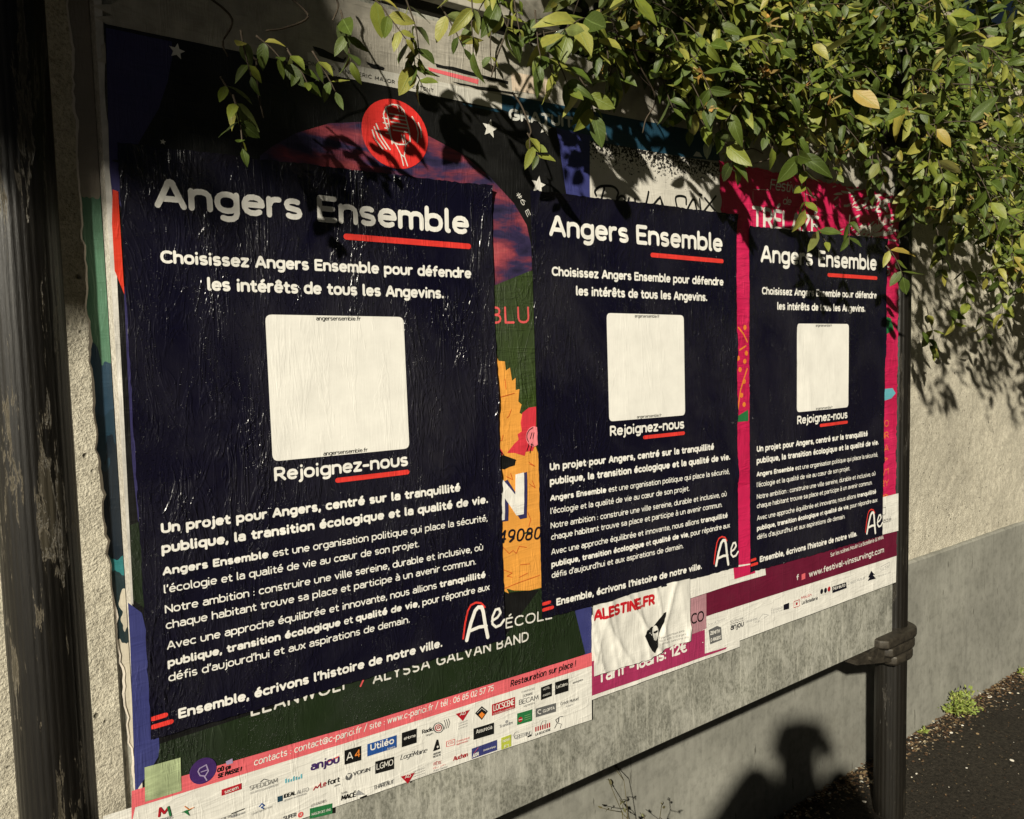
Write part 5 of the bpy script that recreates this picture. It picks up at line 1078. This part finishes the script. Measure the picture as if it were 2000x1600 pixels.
# ------------------------------------------------------------------ the person taking the picture: stands behind the viewpoint and throws the soft shadow on the plinth
fwh = np.array([FW[0], FW[1], 0]); fwh /= np.linalg.norm(fwh); rth = np.array([fwh[1], -fwh[0], 0]); up3 = np.array([0, 0, 1.0])
PB = np.array([-.66, -1.50, 0])
def pp(r_, f_, z_): return PB + rth*r_ + fwh*f_ + up3*z_
person = empty('person', tuple(PB), 'person in a dark coat holding up a phone, standing behind the viewpoint', 'person')
m, t, b = newmat('dark_coat_cloth'); n = N(t); t.links.new(n.mix(n.noise(n.map(1,1,1), 40, 4), (.012,.012,.016), (.03,.03,.036)), b.inputs['Base Color']); b.inputs['Roughness'].default_value = .9; M_coat = m
m, t, b = newmat('skin'); b.inputs['Base Color'].default_value = (.45,.26,.18,1); b.inputs['Roughness'].default_value = .55; M_skin = m
m, t, b = newmat('hair'); b.inputs['Base Color'].default_value = (.03,.018,.01,1); b.inputs['Roughness'].default_value = .6; M_hair = m
m, t, b = newmat('phone_glass'); b.inputs['Base Color'].default_value = (.01,.01,.012,1); b.inputs['Roughness'].default_value = .15; M_phone = m
def skin(name, chain, edges, mat, sub=2):
    me = bpy.data.meshes.new(name); me.from_pydata([tuple(c[0]-PB) for c in chain], edges, []); me.materials.append(mat)
    o = bpy.data.objects.new(name, me); COL.objects.link(o); o.parent = person
    sk = o.modifiers.new('Skin', 'SKIN'); sk.use_smooth_shade = True
    if not me.skin_vertices: me.attributes.new('skin', 'FLOAT', 'POINT')
    for k, c in enumerate(chain): me.skin_vertices[0].data[k].radius = c[1] if isinstance(c[1], tuple) else (c[1], c[1])
    me.skin_vertices[0].data[0].use_root = True
    sb = o.modifiers.new('Subdivision', 'SUBSURF'); sb.levels = sub; sb.render_levels = sub; return o
phone = CAM - FW*.035 + RT*.01
hL = phone - RT*.085 - UP*.02 - FW*.02; hR = phone + RT*.085 - UP*.03 - FW*.02
HZ = 1.60                                    # middle of the head
body = [(pp(0,0,.92), (.155,.11)), (pp(0,0,1.06), (.14,.10)), (pp(0,.01,1.22), (.16,.115)), (pp(0,.0,1.38), (.15,.10)), (pp(0,.02,1.47), .06), (pp(0,.05,HZ), (.075,.095)), (pp(0,.05,HZ+.075), (.06,.075)),
        (pp(-.18,.0,1.37), .075), (pp(-.25,.10,1.20), .080), (hL*.85+pp(-.25,.10,1.20)*.15-up3*.03, .055), (pp(.18,.0,1.37), .075), (pp(.26,.10,1.20), .080), (hR*.85+pp(.26,.10,1.20)*.15-up3*.03, .055),
        (pp(-.10,0,.84), .095), (pp(-.11,.02,.48), .062), (pp(-.12,-.01,.09), .042), (pp(-.13,.13,.035), .036), (pp(.10,0,.84), .095), (pp(.11,.03,.48), .062), (pp(.12,-.03,.09), .042), (pp(.14,.11,.035), .036)]
skin('body', body, [(0,1),(1,2),(2,3),(3,4),(4,5),(5,6),(3,7),(7,8),(8,9),(3,10),(10,11),(11,12),(0,13),(13,14),(14,15),(15,16),(0,17),(17,18),(18,19),(19,20)], M_coat)
skin('face', [(pp(0,.08,HZ-.05), (.052,.05)), (pp(0,.10,HZ-.01), (.064,.06)), (pp(0,.09,HZ+.05), (.062,.06)), (pp(0,.165,HZ-.005), .011)], [(0,1),(1,2),(1,3)], M_skin)
skin('hair', [(pp(0,.0,HZ-.03), .07), (pp(0,.01,HZ+.05), (.085,.095)), (pp(0,.05,HZ+.10), (.07,.08))], [(0,1),(1,2)], M_hair)
for h_, sg in ((hL, -1), (hR, 1)):
    pw = h_ - up3*.05 - fwh*.03
    ch = [(pw, .026), (h_ - up3*.005 - fwh*.012, (.036,.018))]; ed = [(0,1)]
    for q in range(4):
        r0 = ch[1][0] + up3*(.026-.016*q) - fwh*.002; k = len(ch); ln = (.9,1,.95,.8)[q]
        ch += [(r0, .0105), (r0 + fwh*.020*ln - RT*sg*.022*ln, .0095), (r0 + fwh*.012 - RT*sg*.046*ln, .008)]; ed += [(1,k),(k,k+1),(k+1,k+2)]
    k = len(ch); ch += [(ch[1][0] - up3*.02 - RT*sg*.012 - fwh*.014, .012), (ch[1][0] + up3*.008 - RT*sg*.036 - fwh*.022, .009)]; ed += [(1,k),(k,k+1)]
    skin('hand', ch, ed, M_skin)
ph = empty('phone', tuple(phone - FW*.02), 'phone held sideways at the viewpoint', 'phone')
bm = bmesh.new(); bmesh.ops.create_cube(bm, size=1)
for v_ in bm.verts: c_ = RT*v_.co.x*.15 + UP*v_.co.z*.072 + FW*v_.co.y*.008; v_.co = Vector(tuple(c_))
bmesh.ops.bevel(bm, geom=bm.edges[:], offset=.003, segments=2, affect='EDGES'); me = bpy.data.meshes.new('case'); bm.to_mesh(me); bm.free(); me.materials.append(M_phone)
o = bpy.data.objects.new('case', me); COL.objects.link(o); o.parent = ph
print('leaves', len(leaves), 'flowers', nfl, 'objects', len(bpy.data.objects))
